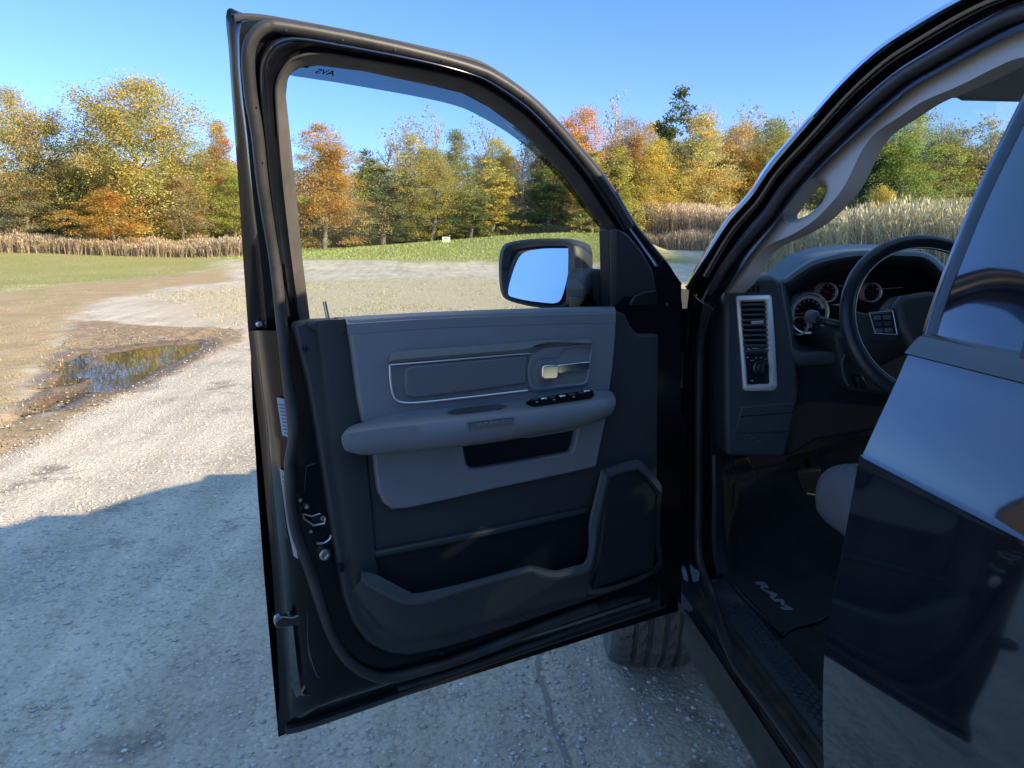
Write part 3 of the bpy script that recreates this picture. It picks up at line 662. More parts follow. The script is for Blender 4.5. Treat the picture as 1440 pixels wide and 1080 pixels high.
MID = [('full', YG, 'yellow-green tree filling the middle of the wood', 'yellow-green trees in the middle of the wood'), ('full', TAN, 'tan leaved tree filling the middle of the wood', 'tan trees in the middle of the wood'), ('cone', MOSS, 'mossy green tree filling the middle of the wood', 'mossy trees in the middle of the wood'), ('full', BRN, 'brown leaved tree filling the middle of the wood', 'brown leaved trees in the middle of the wood'), ('full', YEL, 'yellow tree filling the middle of the wood', 'yellow trees in the middle of the wood')]
for i in range(44):
    u = -50+i*36+rr.uniform(-12, 12); k = MID[rr.choice([0, 0, 1, 1, 2, 3, 3, 4])]
    base = np.interp(u, [0, 60, 130, 260, 330, 450, 500, 560, 700, 800, 900, 1000, 1100, 1200, 1300, 1450], [205, 250, 190, 225, 235, 220, 235, 215, 222, 195, 190, 185, 190, 200, 190, 190])
    tree(k[0], u, base+rr.uniform(0, 48), rr.uniform(70, 105), rr.uniform(55, 59), k[1], k[2], k[3])
for i in range(58):
    u = -20+i*25+rr.uniform(-14, 14); k = rr.choice([(GRN, 'green'), (OLV, 'olive'), (BRN, 'brown'), (DKG, 'dark green')])
    if 820 < u < 1040: continue
    tree('bush', u, rr.uniform(262, 312), rr.uniform(60, 110), rr.uniform(51, 57), k[0], f'{k[1]} shrub in the undergrowth at the wood edge', f'{k[1]} shrubs at the wood edge', name='shrub')
for i in range(34):
    u = 425+i*13+rr.uniform(-8, 8); k = rr.choice([(TAN, 'tan'), (MOSS, 'mossy'), (OLV, 'olive'), (YG, 'yellow-green'), (PALE, 'pale')])
    tree('bush', u, rr.uniform(262, 305), rr.uniform(45, 75), rr.uniform(51.5, 54.5), k[0], f'{k[1]} leaved brush between the trunks of the middle wood', f'{k[1]} brush of the middle wood', name='shrub')
for u, vt, w, D_, c, lb in [(62, 300, 90, 48, DKG, 'dark green shrub low at the left wood edge'), (215, 306, 60, 46.5, (.13,.22,.05), 'bright green shrub below the tallest left tree'), (95, 328, 40, 46, (.2,.28,.06), 'small light green shrub by the brown weeds'),
                        (285, 310, 80, 48, DKG, 'dark shrub left of the door frame'), (1240, 262, 60, 50, GOLD, 'golden shrub standing in the dry grass behind the dashboard'), (700, 295, 90, 50.5, GRN, 'green shrub above the yard sign'), (585, 300, 110, 51, (.22,.27,.14), 'grey-green shrub left of the yard sign')]:
    tree('bush', u, vt, w, D_, c, lb, name='shrub')
# trees round the rest of the clearing, mirrored in the paint
for i in range(22):
    a = rad(150+i*9); Rr = 48+rr.uniform(-4, 6); k = FAR[i % 5]; kd = ('full', 'broad')[i % 2]
    lst = PR[kd]; _, bme, cme = lst[i % len(lst)]
    e = bpy.data.objects.new('tree', None); COL.objects.link(e); e.location = (Rr*math.cos(a), Rr*math.sin(a)+4, 0); e.rotation_euler = (0, 0, i*1.3); s = rr.uniform(.75, 1.0); e.scale = (s*1.3, s*1.3, s)
    tag(e, 'tree on the far side of the clearing behind the photographer', 'tree', 'trees behind the photographer')
    t = bpy.data.objects.new('trunk', bme); COL.objects.link(t); t.parent = e
    c = bpy.data.objects.new('crown', cme); COL.objects.link(c); c.parent = e; c.color = (*[q*1.5 for q in (YG, GOLD, OLV)[i % 3]], 1)
# yard sign
p = PY(627, 352, 44.5); zb = float(hgt(p.x, p.y))
sg = bpy.data.objects.new('yard_sign', None); COL.objects.link(sg); sg.location = (p.x, p.y, zb); tag(sg, 'small white and yellow yard sign on the grass before the wood', 'sign')
a0 = PY(622, 333, 44.5); a1 = PY(633, 341, 44.5)
V, Fc = box_vf((a0.x, 44.5, a1.z), (a1.x, 44.52, a0.z)); mk('board', V, Fc, M('sign_white', (.75, .78, .72), .6), sg)
V, Fc = box_vf((a0.x+.1, 44.49, a1.z+.06), (a1.x-.05, 44.498, a0.z-.13)); mk('printed_band', V, Fc, M('sign_yellow', (.62, .66, .30), .6), sg)
V, Fc = box_vf((a0.x+.12, 44.49, a0.z-.10), (a1.x-.14, 44.498, a0.z-.05)); mk('printed_line', V, Fc, M('sign_dark', (.15, .13, .12), .6), sg)
for xx in (a0.x+.08, a1.x-.08):
    V, Fc = tube_vf([(xx, 44.53, zb-.1), (xx, 44.53, a0.z-.05)], .008, 6, 1); mk('stake', V, Fc, STEEL, sg)
# =================================================================== THE PICKUP TRUCK
TR = bpy.data.objects.new('pickup_truck', None); COL.objects.link(TR); TR.location = (1.5, .5, 0)
tag(TR, 'glossy black crew cab pickup truck with its front door swung wide open', 'pickup truck')
def pts(fn, L_, *a): return [fn(p[0], p[1], *a) for p in L_]
# ------------------------------------------------------------------ front door (open)
# upper frame, matched outlines: outer skin edge, weatherstrip centre, glass run outer edge, daylight opening
UO = [(349,465),(342,365),(336,270),(330,190),(326,135),(322,75),(319,15),(345,19),(400,28),(500,47),(600,68),(660,81),(697,99),(747,136),(780,167),(815,205),(845,240),(866,270),(890,310)]
UC = [(397,465),(387,370),(371,270),(362,190),(353,135),(349,82),(356,53),(374,38),(400,38),(500,56),(602,79),(665,97),(695,110),(741,141),(775,174),(809,212),(840,249),(861,279),(884,318)]
UR = [(420,455),(408,370),(396,270),(389,190),(386,135),(388,115),(396,97),(412,80),(450,73),(510,82),(600,97),(655,110),(692,127),(733,155),(765,185),(799,222),(828,260),(848,291),(872,326)]
UP = [(436,450),(426,370),(416,270),(408,190),(402,135),(404,112),(410,102),(422,95),(447,92),(510,100),(600,119),(650,131),(686,150),(722,176),(752,202),(783,235),(812,272),(833,300),(855,328)]
def mixp(A, B, t): return [(a[0]+(b[0]-a[0])*t, a[1]+(b[1]-a[1])*t) for a, b in zip(A, B)]
DOOR_rails = [[p-N*.035-S*.014-Vector((0, 0, .004)) for p in pts(PDL, UO, 0)], pts(PDL, UO, 0), pts(PDL, mixp(UO, UC, .22), .012), pts(PDL, mixp(UO, UC, .40), .018), pts(PDL, mixp(UO, UC, .55), .050), pts(PDL, mixp(UO, UC, .9), .056),
              pts(PDL, mixp(UC, UR, .30), .056), pts(PDL, mixp(UC, UR, .42), .070), pts(PDL, mixp(UC, UR, .62), .074), pts(PDL, mixp(UC, UR, .80), .060), pts(PDL, UR, .052), pts(PDL, UR, -.02)]
LO = [(349,465),(357,540),(364,600),(370,660),(377,740),(383,805),(388,880),(393,975),(391,1008),(395,1032),(440,1022),(560,981),(640,951),(760,911),(835,887),(930,856)]
LJ = [(366,465),(376,540),(384,600),(388,660),(396,740),(404,805),(410,880),(416,940),(420,975),(428,1000),(460,990),(572,955),(648,928),(762,892),(836,868),(928,838)]
LC = [(397,465),(405,540),(413,605),(407,660),(414,738),(437,805),(462,882),(482,920),(497,935),(514,946),(547,953),(603,940),(660,922),(765,880),(838,852),(920,818)]
LT = [(412,458),(432,540),(443,600),(453,660),(465,740),(475,800),(497,880),(515,903),(530,914),(548,921),(575,924),(612,916),(660,903),(765,867),(838,843),(918,810)]
low = [[p-N*.05-S*.02 for p in pts(PD, LO, 0)], pts(PD, LO, 0), pts(PD, mixp(LO, LJ, .45), .010), pts(PD, mixp(LO, LJ, .60), .022), pts(PD, LJ, .060), pts(PD, mixp(LJ, LC, .35), .078), pts(PD, LC, .084), pts(PD, LT, .084)]
Vd, Fd = grid_from_rails(DOOR_rails, 5)
V2, F2 = grid_from_rails(low, 5); b0 = len(Vd); Vd += V2; Fd += [tuple(i+b0 for i in f) for f in F2]
def addp(P):
    global Vd, Fd
    b = len(Vd); Vd += P; Fd.append(tuple(range(b, b+len(P))))
# inner sheet behind the trim
addp(pts(PD, [(410,455),(436,451),(860,434),(935,365),(958,398),(958,850),(918,812),(838,845),(660,905),(575,925),(548,922),(515,904),(497,881),(475,800),(443,600)], .083))
# outer skin with its bulge (seen from beyond the door)
prof = [(.50,-.03),(.62,-.005),(.83,.03),(1.02,.043),(1.2,.03),(1.28,.008),(1.335,-.02)]
b = len(Vd)
for z, bu in prof:
    for s in (-.06, .2, .5, .8, 1.0, 1.02): Vd.append(DL(s+(.004 if s > 1 else 0), -.045-bu if 0 < s < 1.01 else -.03-bu*.6, z))
for i in range(len(prof)-1):
    for j in range(5): a = b+i*6+j; Fd.append((a, a+1, a+7, a+6))
b = len(Vd)
for (u, v) in UO+[(915,342),(935,367),(959,400)]: Vd.append(PDL(u, v, -.035))
for (u, v) in UP+[(860,340),(862,400),(862,436)]: Vd.append(PDL(u, v, -.022))
for i in range(21): Fd.append((b+i, b+i+1, b+23+i, b+22+i))
DOOR = mk('front_door', Vd, Fd, PAINTJ, TR, loc=H+Vector((.0, 0, .9))-Vector(TR.location), ang=50)
DOOR['label'] = 'open front door seen from its inside'
# front hinge side edge of the shell
e = [(866,270),(890,310),(915,342),(935,367),(959,399)]
rails('door_front_edge', [pts(PDL, e, .0), pts(PDL, [(858,272),(880,314),(902,346),(921,374),(938,405)], .05), pts(PDL, [(850,290),(872,326),(888,350),(905,380),(922,410)], .056)], PAINTJ, DOOR, m=4)
plate('door_front_edge', pts(PD, [(921,374),(938,368),(957,398),(961,430),(958,600),(952,770),(940,852),(928,858),(924,810),(926,460),(925,410)], .075), N*-.07, PAINTJ, DOOR, bevel=.006)
# weatherstrip
tube('weatherstrip', [PDL(u, v, .070) for u, v in UC[1:]][::-1]+[PD(u, v, .094) for u, v in LC[:-1]], .0115, RUBBER, DOOR, k=12, m=6, flat=.85)
tube('frame_bead', [PDL(u, v, .074) for u, v in mixp(UC, UR, .50)[1:]], .0032, PAINT, DOOR, k=10, m=6)  # glossy bead added on the ridge to draw a bright highlight line
tube('frame_bead', [PDL(u, v, .057) for u, v in mixp(UR, UP, .12)[3:]], .0022, RUBBER, DOOR, k=8, m=6)
tube('frame_bead', [PDL(u, v, .016) for u, v in mixp(UO, UC, .16)[6:]], .0022, PAINT, DOOR, k=8, m=6)  # glossy bead added for the highlight along the outer edge
tube('drip_strip', [PDL(u, v, .022) for u, v in mixp(UO, UC, .30)[6:]]+[PDL(915,346,.022), PDL(938,374,.022), PDL(954,402,.02)], .006, RUBBER, DOOR, k=8, m=5)
tube('bottom_flange', [PD(u, v, .012) for u, v in [(402,1026),(440,1016),(560,975),(640,945),(760,905),(835,881),(930,850)]], .014, RUBBER, DOOR, k=8, m=5, flat=.6)
tube('lower_weatherstrip', [PD(u, v, .07) for u, v in [(560,968),(660,937),(760,902),(835,876),(926,846)]], .006, RUBBER, DOOR, k=8, m=5)
# glass run rubber and glass
rails('glass_run', [pts(PDL, UR, .052), pts(PDL, mixp(UR, UP, .15), .056), pts(PDL, mixp(UR, UP, .8), .040), pts(PDL, UP, .030), pts(PDL, UP, -.008)], RUBLT, DOOR, m=5)
GP = pts(PDL, mixp(UR, UP, .5)+[(858,332),(861,380),(861,440),(650,452),(436,460)], .004)
mk('window_glass', GP, [tuple(range(len(GP)))], GLASS, DOOR, smooth=False)
# rain guard (smoked, outside the glass)
vo = mixp(UR, UP, .6)[6:]+[(861,335)]
vi = [(404,118),(406,106),(413,107),(440,111),(485,118),(587,136),(642,149),(672,162),(710,184),(747,212),(780,245),(800,268),(822,296),(845,322),(861,338)]
vi = vi[:len(vo)]; vo = vo[:len(vi)]
vo[-1] = (861,333)
rails('rain_guard', [pts(PDL, vo, -.028), pts(PDL, mixp(vo, vi, .5), -.040), pts(PDL, vi, -.040)], VISOR, DOOR, m=5)
# mirrored maker's letters on the rain guard
def text_quad(txt, name, quad, n_off, mat, parent, shear=0, thick=.0004, bold=.0):
    # quad: world corners baseline-start, baseline-end, top-start, top-end
    cu = bpy.data.curves.new('t', 'FONT'); cu.body = txt; cu.size = 1; cu.offset = bold; cu.shear = shear
    ob = bpy.data.objects.new('t', cu); COL.objects.link(ob); bpy.context.view_layer.update()
    me = bpy.data.meshes.new_from_object(ob.evaluated_get(bpy.context.evaluated_depsgraph_get())); bpy.data.objects.remove(ob)
    co = np.array([v.co[:2] for v in me.vertices]); mn = co.min(0); mx = co.max(0); co = (co-mn)/(mx-mn)
    a, b_, c, d = [Vector(q) for q in quad]; V = [(a*(1-s)+b_*s)*(1-t)+(c*(1-s)+d*s)*t+Vector(n_off) for s, t in co]
    Fc = [tuple(p.vertices) for p in me.polygons]; bpy.data.meshes.remove(me)
    return mk(name, V, Fc, mat, parent, smooth=False)
text_quad('AVS', 'lettering', [PDL(470,107,-.037), PDL(443,103,-.037), PDL(469,99,-.037), PDL(444,96,-.037)], (0, 0, 0), FACE, DOOR, shear=-.5, bold=.02)
# division bar at the front of the opening
plate('division_bar', pts(PDL, [(857,322),(866,318),(870,440),(859,440)], .045), N*-.04, BLKPL, DOOR, bevel=.004)
# sail panel behind the mirror
plate('sail_trim', pts(PDL, [(864,321),(873,322),(885,330),(903,352),(919,380),(925,410),(927,466),(912,468),(897,468),(886,456),(880,442),(864,440)], .075), N*-.02, BLKPL, DOOR, bevel=.006)
plate('speaker_cover', pts(PDL, [(925,408),(927,464),(897,467),(887,456),(883,446),(884,430),(893,416),(908,410)], .082), N*-.01, BLKSM, DOOR, bevel=.004)
# trim panel: base shell, side strip
T_ = [(412,457),(424,452),(436,450),(487,448),(700,437),(862,434),(880,442),(887,458),(898,470),(927,470),(926,600),(924,808),(838,842),(765,866),(660,902),(612,915),(575,922),(548,919),(530,912),(515,901),(498,878),(484,840),(477,800),(466,740),(454,660),(444,600),(433,540)]
plate('trim_panel', pts(PD, T_, .104), N*-.03, BLKPL, DOOR, bevel=.007, seg=3)
# raised side strip
rails('side_strip', [pts(PD, p_, n_) for p_, n_ in (([(441,455),(448,520),(456,590),(468,660),(480,740),(490,800),(508,865),(535,898),(575,908)], .103),
      ([(446,452),(454,520),(463,590),(475,660),(487,740),(497,800),(514,860),(538,890),(575,899)], .116),
      ([(458,450),(466,520),(477,590),(488,660),(499,740),(508,800),(520,845),(545,872),(580,882)], .119), ([(486,449),(497,530),(508,600),(516,660),(524,740),(530,800),(540,835),(560,860),(590,866)], .112),
      ([(490,449),(501,530),(512,600),(520,660),(528,740),(534,800),(544,833),(564,858),(592,864)], .100))], BLKPL, DOOR, m=5)
plate('lock_boss', pts(PD, [(430,452),(446,450),(486,448),(492,466),(480,476),(466,482),(455,478),(445,466),(434,462)], .114), N*-.012, BLKPL, DOOR, bevel=.005)
tube('lock_rod', [PD(456,424,.095), PD(462,452,.098)], .0033, STEEL, DOOR, k=10, m=1)
# grey upper pad
UPAD = [(488,449),(600,442),(700,438),(800,435),(862,434),(867,440),(867,470),(863,520),(858,552),(850,566),(700,585),(511,597),(504,560),(500,530),(495,490),(491,465)]
plate('upper_pad', pts(PD, UPAD, .126), N*-.03, GRAYTR, DOOR, bevel=.010, seg=4)
rails('belt_roll', [pts(PD, [(470,447),(600,440),(700,436),(800,433),(864,432)], .060), pts(PD, [(470,446),(600,439),(700,435),(800,432),(864,431)], .085), pts(PD, [(486,449),(600,442),(700,438),(800,435),(865,434)], .118), pts(PD, [(488,456),(600,449),(700,445),(800,442),(866,441)], .128), pts(PD, [(489,470),(600,462),(700,458),(800,455),(866,454)], .127)], GRAYTR, DOOR, m=4)
# inlay with silver surround
INS = [(548,512),(552,500),(560,494),(600,491),(700,484),(770,478),(825,476),(833,480),(834,492),(832,520),(827,543),(800,547),(735,552),(660,561),(600,567),(570,569),(558,565),(552,555),(549,535)]
plate('inlay_surround', pts(PD, INS, .1285), N*-.01, GRAYTR, DOOR, bevel=.003)
plate('inlay_recess', pts(PD, [(550,512),(640,504),(744,497),(744,550),(660,560),(600,566),(570,568),(559,563),(553,553)], .1300), N*-.006, GRAYIN, DOOR, bevel=.002)
plate('inlay', pts(PD, [(570,519),(578,514),(640,509),(742,500),(741,540),(700,546),(600,559),(578,560),(571,556),(569,540)], .136), N*-.010, GRAYIN, DOOR, bevel=.005, seg=3)
rails('inlay_moulding', [pts(PD, p_, n_) for p_, n_ in (([(548,500),(556,494),(600,490.5),(700,483.5),(770,477.5),(822,476),(831,479)], .127), ([(547,504),(556,496),(600,493),(700,486),(768,479.5),(822,477.5),(832,481)], .143),
      ([(547,509),(556,506),(600,502),(700,494),(742,490),(770,481),(833,482.5)], .144), ([(548,512),(556,511),(600,507.5),(700,499.5),(744,496.5),(772,484.5),(833,485)], .130))], GRAYPL, DOOR, m=4)
tube('silver_strip', [PD(u, v, .134) for u, v in [(549,513),(600,509),(700,500.5),(745,497)]], .0016, SATIN, DOOR, k=8, m=4)
tube('silver_strip', [PD(u, v, .134) for u, v in [(548,513),(549,535),(553,556),(561,564.5),(575,566.5),(600,565),(660,558.5),(742,549)]], .0019, SATIN, DOOR, k=8, m=4)
# release handle in its cup
CUP = [(742,515),(747,503),(756,494),(768,489),(800,486.5),(832,484),(833,500),(830,525),(824,541),(800,544),(760,549),(750,548),(744,540),(742,530)]
CUPi = [(750,518),(754,511),(762,507),(790,505),(792,493),(828,490),(828,500),(825,522),(820,536),(790,540),(760,543),(753,540),(750,532),(749,525)]
rails('handle_cup', [pts(PD, CUP, .128), pts(PD, CUP, .1335), pts(PD, mixp(CUP, CUPi, .35), .1345), pts(PD, mixp(CUP, CUPi, .8), .132), pts(PD, CUPi, .112)], GRAYTR, DOOR, m=3, closed=True)
mk('cup_floor', pts(PD, CUPi, .113), [tuple(range(len(CUPi)))], GRAYIN, DOOR, smooth=False)
plate('cup_floor', pts(PD, [(790,493),(818,490),(816,508),(790,510)], .116), N*-.003, BLKPL, DOOR, bevel=.001)
plate('release_handle', pts(PD, [(763,515),(768,513.5),(785,513),(787,515),(785,531),(781,533.5),(765,534),(762.5,531)], .148), N*-.014, CHROME, DOOR, bevel=.003, seg=4)
plate('release_lever', pts(PD, [(785,513),(800,511.5),(829,508),(830,511),(829,520),(800,523),(787,527),(784,524)], .140), N*-.010, CHROME, DOOR, bevel=.003, seg=3)
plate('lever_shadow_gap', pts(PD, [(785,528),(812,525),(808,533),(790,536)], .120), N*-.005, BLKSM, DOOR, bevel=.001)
# armrest
ab = [(484,612),(492,600),(517,592),(570,579),(620,574),(665,571),(740,562),(800,554),(850,549),(862,552)]
at = [(481,612),(488,604),(512,598),(570,590),(620,584),(665,580),(740,571),(800,563),(850,556),(863,556)]
af = [(480,616),(484,611),(510,606),(570,599),(630,593),(680,588),(750,579),(810,571),(855,562),(865,559)]
am = [(481,624),(487,624),(512,624),(570,617),(635,611),(690,604),(755,594),(815,584),(857,572),(866,566)]
al = [(484,632),(492,636),(515,638),(570,632),(640,624),(695,616),(757,605),(817,594),(858,580),(865,572)]
ak = [(488,632),(500,638),(520,640),(575,636),(640,629),(695,622),(757,611),(817,600),(856,586),(862,578)]
rails('armrest', [pts(PD, ab, .112), pts(PD, ab, .135), pts(PD, at, .158), pts(PD, mixp(at, af, .55), .183), pts(PD, af, .192), pts(PD, am, .196), pts(PD, al, .190), pts(PD, mixp(al, ak, .6), .176), pts(PD, ak, .125)], GRAYTR, DOOR, m=5, ang=60)
for sidep in (0, -1):
    ring = [PD(*ab[sidep], .112), PD(*ab[sidep], .135), PD(*at[sidep], .158), PD(*mixp(at, af, .55)[sidep], .183), PD(*af[sidep], .192), PD(*am[sidep], .196), PD(*al[sidep], .190), PD(*mixp(al, ak, .6)[sidep], .176), PD(*ak[sidep], .125)]
    mk('armrest_end', ring, [tuple(range(len(ring)))], GRAYTR, DOOR, smooth=False)
def atop(u, v, lift=.0): # point on the armrest's top between back and front edge
    n0 = .135+(.175-.135)*0; return PD(u, v, .165)
SW = [(739,565),(748,560),(826,548),(833,549),(836,553),(831,557),(760,568),(750,569)]
plate('switch_panel', pts(PD, SW, .171), (0, 0, -.006), BLKSM, DOOR, bevel=.001)
for i, (u, v) in enumerate([(752,563),(764,561.5),(776,560),(790,558),(804,556),(818,553.5),(824,551)]):
    q = PD(u, v, .176); V, Fc = box_vf((-.007, -.004, 0), (.007, .004, .004)); mk('window_switch', [q+S*p[0]+N*p[1]*1.2+Vector((0, 0, p[2])) for p in V], Fc, CHROME if i in (1, 3, 6) else BLKPL, DOOR, bevel=.0015)
    if i in (0, 2, 4): 
        q2 = PD(u+3, v+2.5, .179); V, Fc = box_vf((-.0025, -.001, 0), (.0025, .001, .0012)); mk('switch_mark', [q2+S*p[0]+N*p[1]+Vector((0, 0, p[2])) for p in V], Fc, WHITE, DOOR, smooth=False)
plate('armrest_tray', pts(PD, [(628,580),(640,574),(700,567),(714,570),(700,576),(645,583)], .163), (0, 0, -.003), GRAYIN, DOOR, bevel=.001)
BD = [(658,595),(662,592.5),(718,586),(723,588),(722,595),(718,598),(664,605),(659,603)]
BDi = [(660,596),(663,594.5),(717,588.2),(720.5,590),(720,594.5),(716,596.3),(665,602.8),(661,601.5)]
rails('badge_frame', [pts(PD, BD, .194), pts(PD, mixp(BD, BDi, .5), .1985), pts(PD, BDi, .1955)], GRAYPL, DOOR, m=3, closed=True)
mk('badge_plate', pts(PD, BDi, .1962), [tuple(range(len(BDi)))], GRAYIN, DOOR, smooth=False)
for i in range(5):
    u = 672+i*8; v = 596.5-i*1.05
    mk('badge_relief', pts(PD, [(u, v), (u+3.6, v-2.4), (u+6, v-2.7), (u+5, v-.2), (u+2, v+2.2), (u-.4, v+2.2)], .1972), [tuple(range(6))], GRAYPL, DOOR, smooth=False)
# under-armrest grip
plate('pull_grip', pts(PD, [(700,612),(815,593),(818,600),(806,606),(745,616),(706,617),(700,615)], .150), N*-.03, GRAYIN, DOOR, bevel=.005)
# lower grey panel round the pull pocket
LG = [(526,634),(529,665),(533,692),(541,709),(552,716.5),(575,715),(640,701),(700,687),(780,670),(839,657),(846,622),(856,576),(818,590),(812,605),(808,628),(803,636),(740,648),(675,659),(663,658.5),(657,653),(654,640),(651,616)]
plate('lower_insert', pts(PD, LG, .122), N*-.02, GRAYTR, DOOR, bevel=.005, seg=3)
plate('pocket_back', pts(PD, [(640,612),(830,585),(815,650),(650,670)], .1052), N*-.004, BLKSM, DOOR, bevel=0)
# map pocket: upper shelf, recess wall, rim band
plate('pocket_lip', pts(PD, [(528,776),(600,762),(700,742),(828,714),(828,722),(700,752),(600,772),(530,786)], .118), N*-.014, BLKPL, DOOR, bevel=.005)
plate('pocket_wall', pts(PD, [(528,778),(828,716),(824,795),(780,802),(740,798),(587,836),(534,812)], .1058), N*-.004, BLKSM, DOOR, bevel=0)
rt = [(508,803),(522,806),(535,811),(556,822),(575,832),(588,834),(640,823),(685,811),(740,796),(752,796),(780,802),(806,796),(822,790),(828,766),(828,737),(836,700),(845,661)]
rb = [(507,816),(520,826),(535,835),(550,842),(563,848),(577,850),(600,848),(660,829),(742,807),(755,809),(781,815),(815,808),(832,800),(839,766),(843,737),(851,700),(857,672)]
bandr = [pts(PD, rt, .106), pts(PD, rt, .146), pts(PD, mixp(rt, rb, .25), .152), pts(PD, mixp(rt, rb, .75), .155), pts(PD, rb, .150)]
rails('pocket_rim', bandr, M('slate_deep', (.062, .072, .082), .5, bump=(300, .3, .0005)), DOOR, m=5)
pb = [(495,830),(505,850),(520,868),(540,890),(558,900),(575,903),(602,899),(660,884),(745,861),(757,857),(784,849),(812,842),(828,836),(842,780),(846,737),(853,700),(859,674)]
rails('pocket_front', [pts(PD, rb, .150), pts(PD, mixp(rb, pb, .2), .147), pts(PD, mixp(rb, pb, .7), .135), pts(PD, pb, .112), pts(PD, pb, .100)], BLKPL, DOOR, m=5)
# kick speaker bulge
KO = [(845,661),(860,656),(890,647),(902,650),(930,682),(930,700),(928,760),(925,805),(826,838),(835,790),(842,737),(845,700)]
KI = [(858,674),(868,668),(892,662),(901,665),(922,692),(923,705),(921,760),(919,800),(834,828),(845,790),(852,737),(855,700)]
rails('speaker_bulge', [pts(PD, KO, .100), pts(PD, mixp(KO, KI, .25), .130), pts(PD, mixp(KO, KI, .8), .138), pts(PD, KI, .132)], BLKPL, DOOR, m=3, closed=True)
plate('speaker_grille', pts(PD, KI, .133), N*-.02, M('speaker_black', (.008, .010, .015), .6, bump=(900, 1, .001)), DOOR, bevel=.001)
ST1 = [(845,661),(862,655),(889,647),(903,650),(930,681)]; ST2 = [(858,674),(870,668),(891,662),(902,664),(929,695)]
rails('speaker_trim', [pts(PD, ST1, .128), pts(PD, mixp(ST1, ST2, .2), .141), pts(PD, mixp(ST1, ST2, .8), .143), pts(PD, ST2, .134)], MATS['slate_deep'], DOOR, m=3)
# screws
def screw(p, ax, r, mat, parent, name='screw'):
    V, Fc = lathe_vf(p, ax, [(0, r*.3), (r*.35, r*.3), (r*.45, r*.75), (r*.85, r*.7), (r, r*.2), (r, -r)], 14); mk(name, V, Fc, mat, parent)
for u, v, n_, r in ((429,491,.112,.005),(479,799,.112,.008),(620,918,.09,.006),(852,842,.09,.006),(365,456,.03,.006),(937,428,.08,.005),(932,494,.08,.003)):
    screw(PD(u, v, n_), N, r, STEEL if u in (365, 937, 932) else BLKSM, DOOR)
for u, v in ((403,170),(402.5,340),(404,375)): pass
for u, v in [(403,42),(482,56),(556,70),(623,85),(688,105),(738,137),(781,177),(816,216),(363,150),(371,228),(387,376)]:
    V, Fc = disc_vf(PDL(u, v, .083), N, .0018, 10); mk('clip_hole', V, Fc, CARPET, DOOR, smooth=False)
# latch and jamb details
plate('latch_plate', pts(PD, [(424,712),(448,722),(462,712),(458,660),(446,650),(430,655)], .086), N*-.004, PAINTJ, DOOR, bevel=.002)
tube('latch_frame', [PD(*q, .096) for q in [(426,722),(427,729),(441,739),(456,736),(457,728)]], .0022, STEEL, DOOR, k=8, m=1)
tube('latch_frame', [PD(*q, .094) for q in [(426,722),(438,726),(450,722)]], .0018, STEEL, DOOR, k=8, m=1)
plate('latch_jaw', pts(PD, [(438,726),(452,722),(456,730),(456,735),(441,738)], .092), N*-.004, BLKSM, DOOR, bevel=.001)
tube('latch_rod', [PD(*q, .095) for q in [(445,764),(456,763),(464,757),(465,752)]], .0026, STEEL, DOOR, k=8, m=3)
for u, v, r in ((422,703,.004),(431,712,.005),(454,728,.006),(437,747,.004)): screw(PD(u, v, .090), N, r, STEEL, DOOR, 'rivet')
V, Fc = lathe_vf(PD(456,779,.092), N, [(0, .002), (.006, .002), (.007, .006), (.011, .005), (.012, 0), (.012, -.01)], 18); mk('lock_pin', V, Fc, STEEL, DOOR)
def jamb(u, v, n_): return PD(u, v, n_)
for q4 in ([(389,559),(401,561),(407,616),(397,612)], [(393,659),(402,664),(411,735),(419,786),(413,782),(404,740)]):
    P = pts(PD, q4, .087)
    o = mk('label_sticker', P, [tuple(range(len(P)))], STICK, DOOR, smooth=False)
for i in range(9):
    v = 568+i*5; u = 392+i*.9
    mk('sticker_print', pts(PD, [(u, v), (u+8, v+1), (u+8, v+2), (u, v+1)], .0885), [(0, 1, 2, 3)], INK, DOOR, smooth=False)
for i in range(14):
    v = 670+i*6; u = 396.5+i*1.0
    mk('sticker_print', pts(PD, [(u, v), (u+4, v+1.5), (u+4, v+2.6), (u, v+1)], .0885), [(0, 1, 2, 3)], INK, DOOR, smooth=False)
tube('jamb_bead', [PD(*q, .072) for q in [(421,470),(431,560),(440,620),(436,650),(430,668),(434,690),(438,720)]], .005, PAINT, DOOR, k=8, m=5)  # glossy jamb beads, added for bright streaks on the dark paint
tube('jamb_bead', [PD(*q, .05) for q in [(378,470),(384,540),(393,620),(398,700),(408,790)]], .004, PAINT, DOOR, k=8, m=5)
rails('jamb_pan', [pts(PD, p_, n_) for p_, n_ in (([(404,860),(408,930),(414,975),(424,985)], .052), ([(410,862),(418,935),(424,972),(436,978)], .070), ([(420,862),(424,925),(434,955),(446,965)], .062), ([(432,855),(434,905),(444,945),(452,955)], .080))], PAINT, DOOR, m=5)
plate('jamb_bracket', pts(PD, [(387,872),(396,866),(412,868),(420,864),(430,866),(431,876),(418,880),(400,884),(388,884)], .074), N*-.02, PAINT, DOOR, bevel=.004)
# hinges
for v0 in (505, 590):
    plate('hinge', pts(PY, [(929,v0-6),(958,v0-6),(962,v0+30),(930,v0+34)], 1.80), (0, .03, 0), PAINTJ, DOOR, bevel=.006)
    V, Fc = tube_vf([PY(955, v0-10, 1.79), PY(955, v0+40, 1.79)], .011, 12, 1); mk('hinge_pin', V, Fc, PAINT, DOOR)
tube('wiring_boot', [PD(930,455,.06), PY(945,462,1.84), PY(962,470,1.87)], .016, RUBBER, DOOR, k=10, m=5)
plate('check_strap', pts(PY, [(928,686),(956,682),(958,692),(928,697)], 1.79), (0, .012, 0), STEEL, DOOR, bevel=.001)
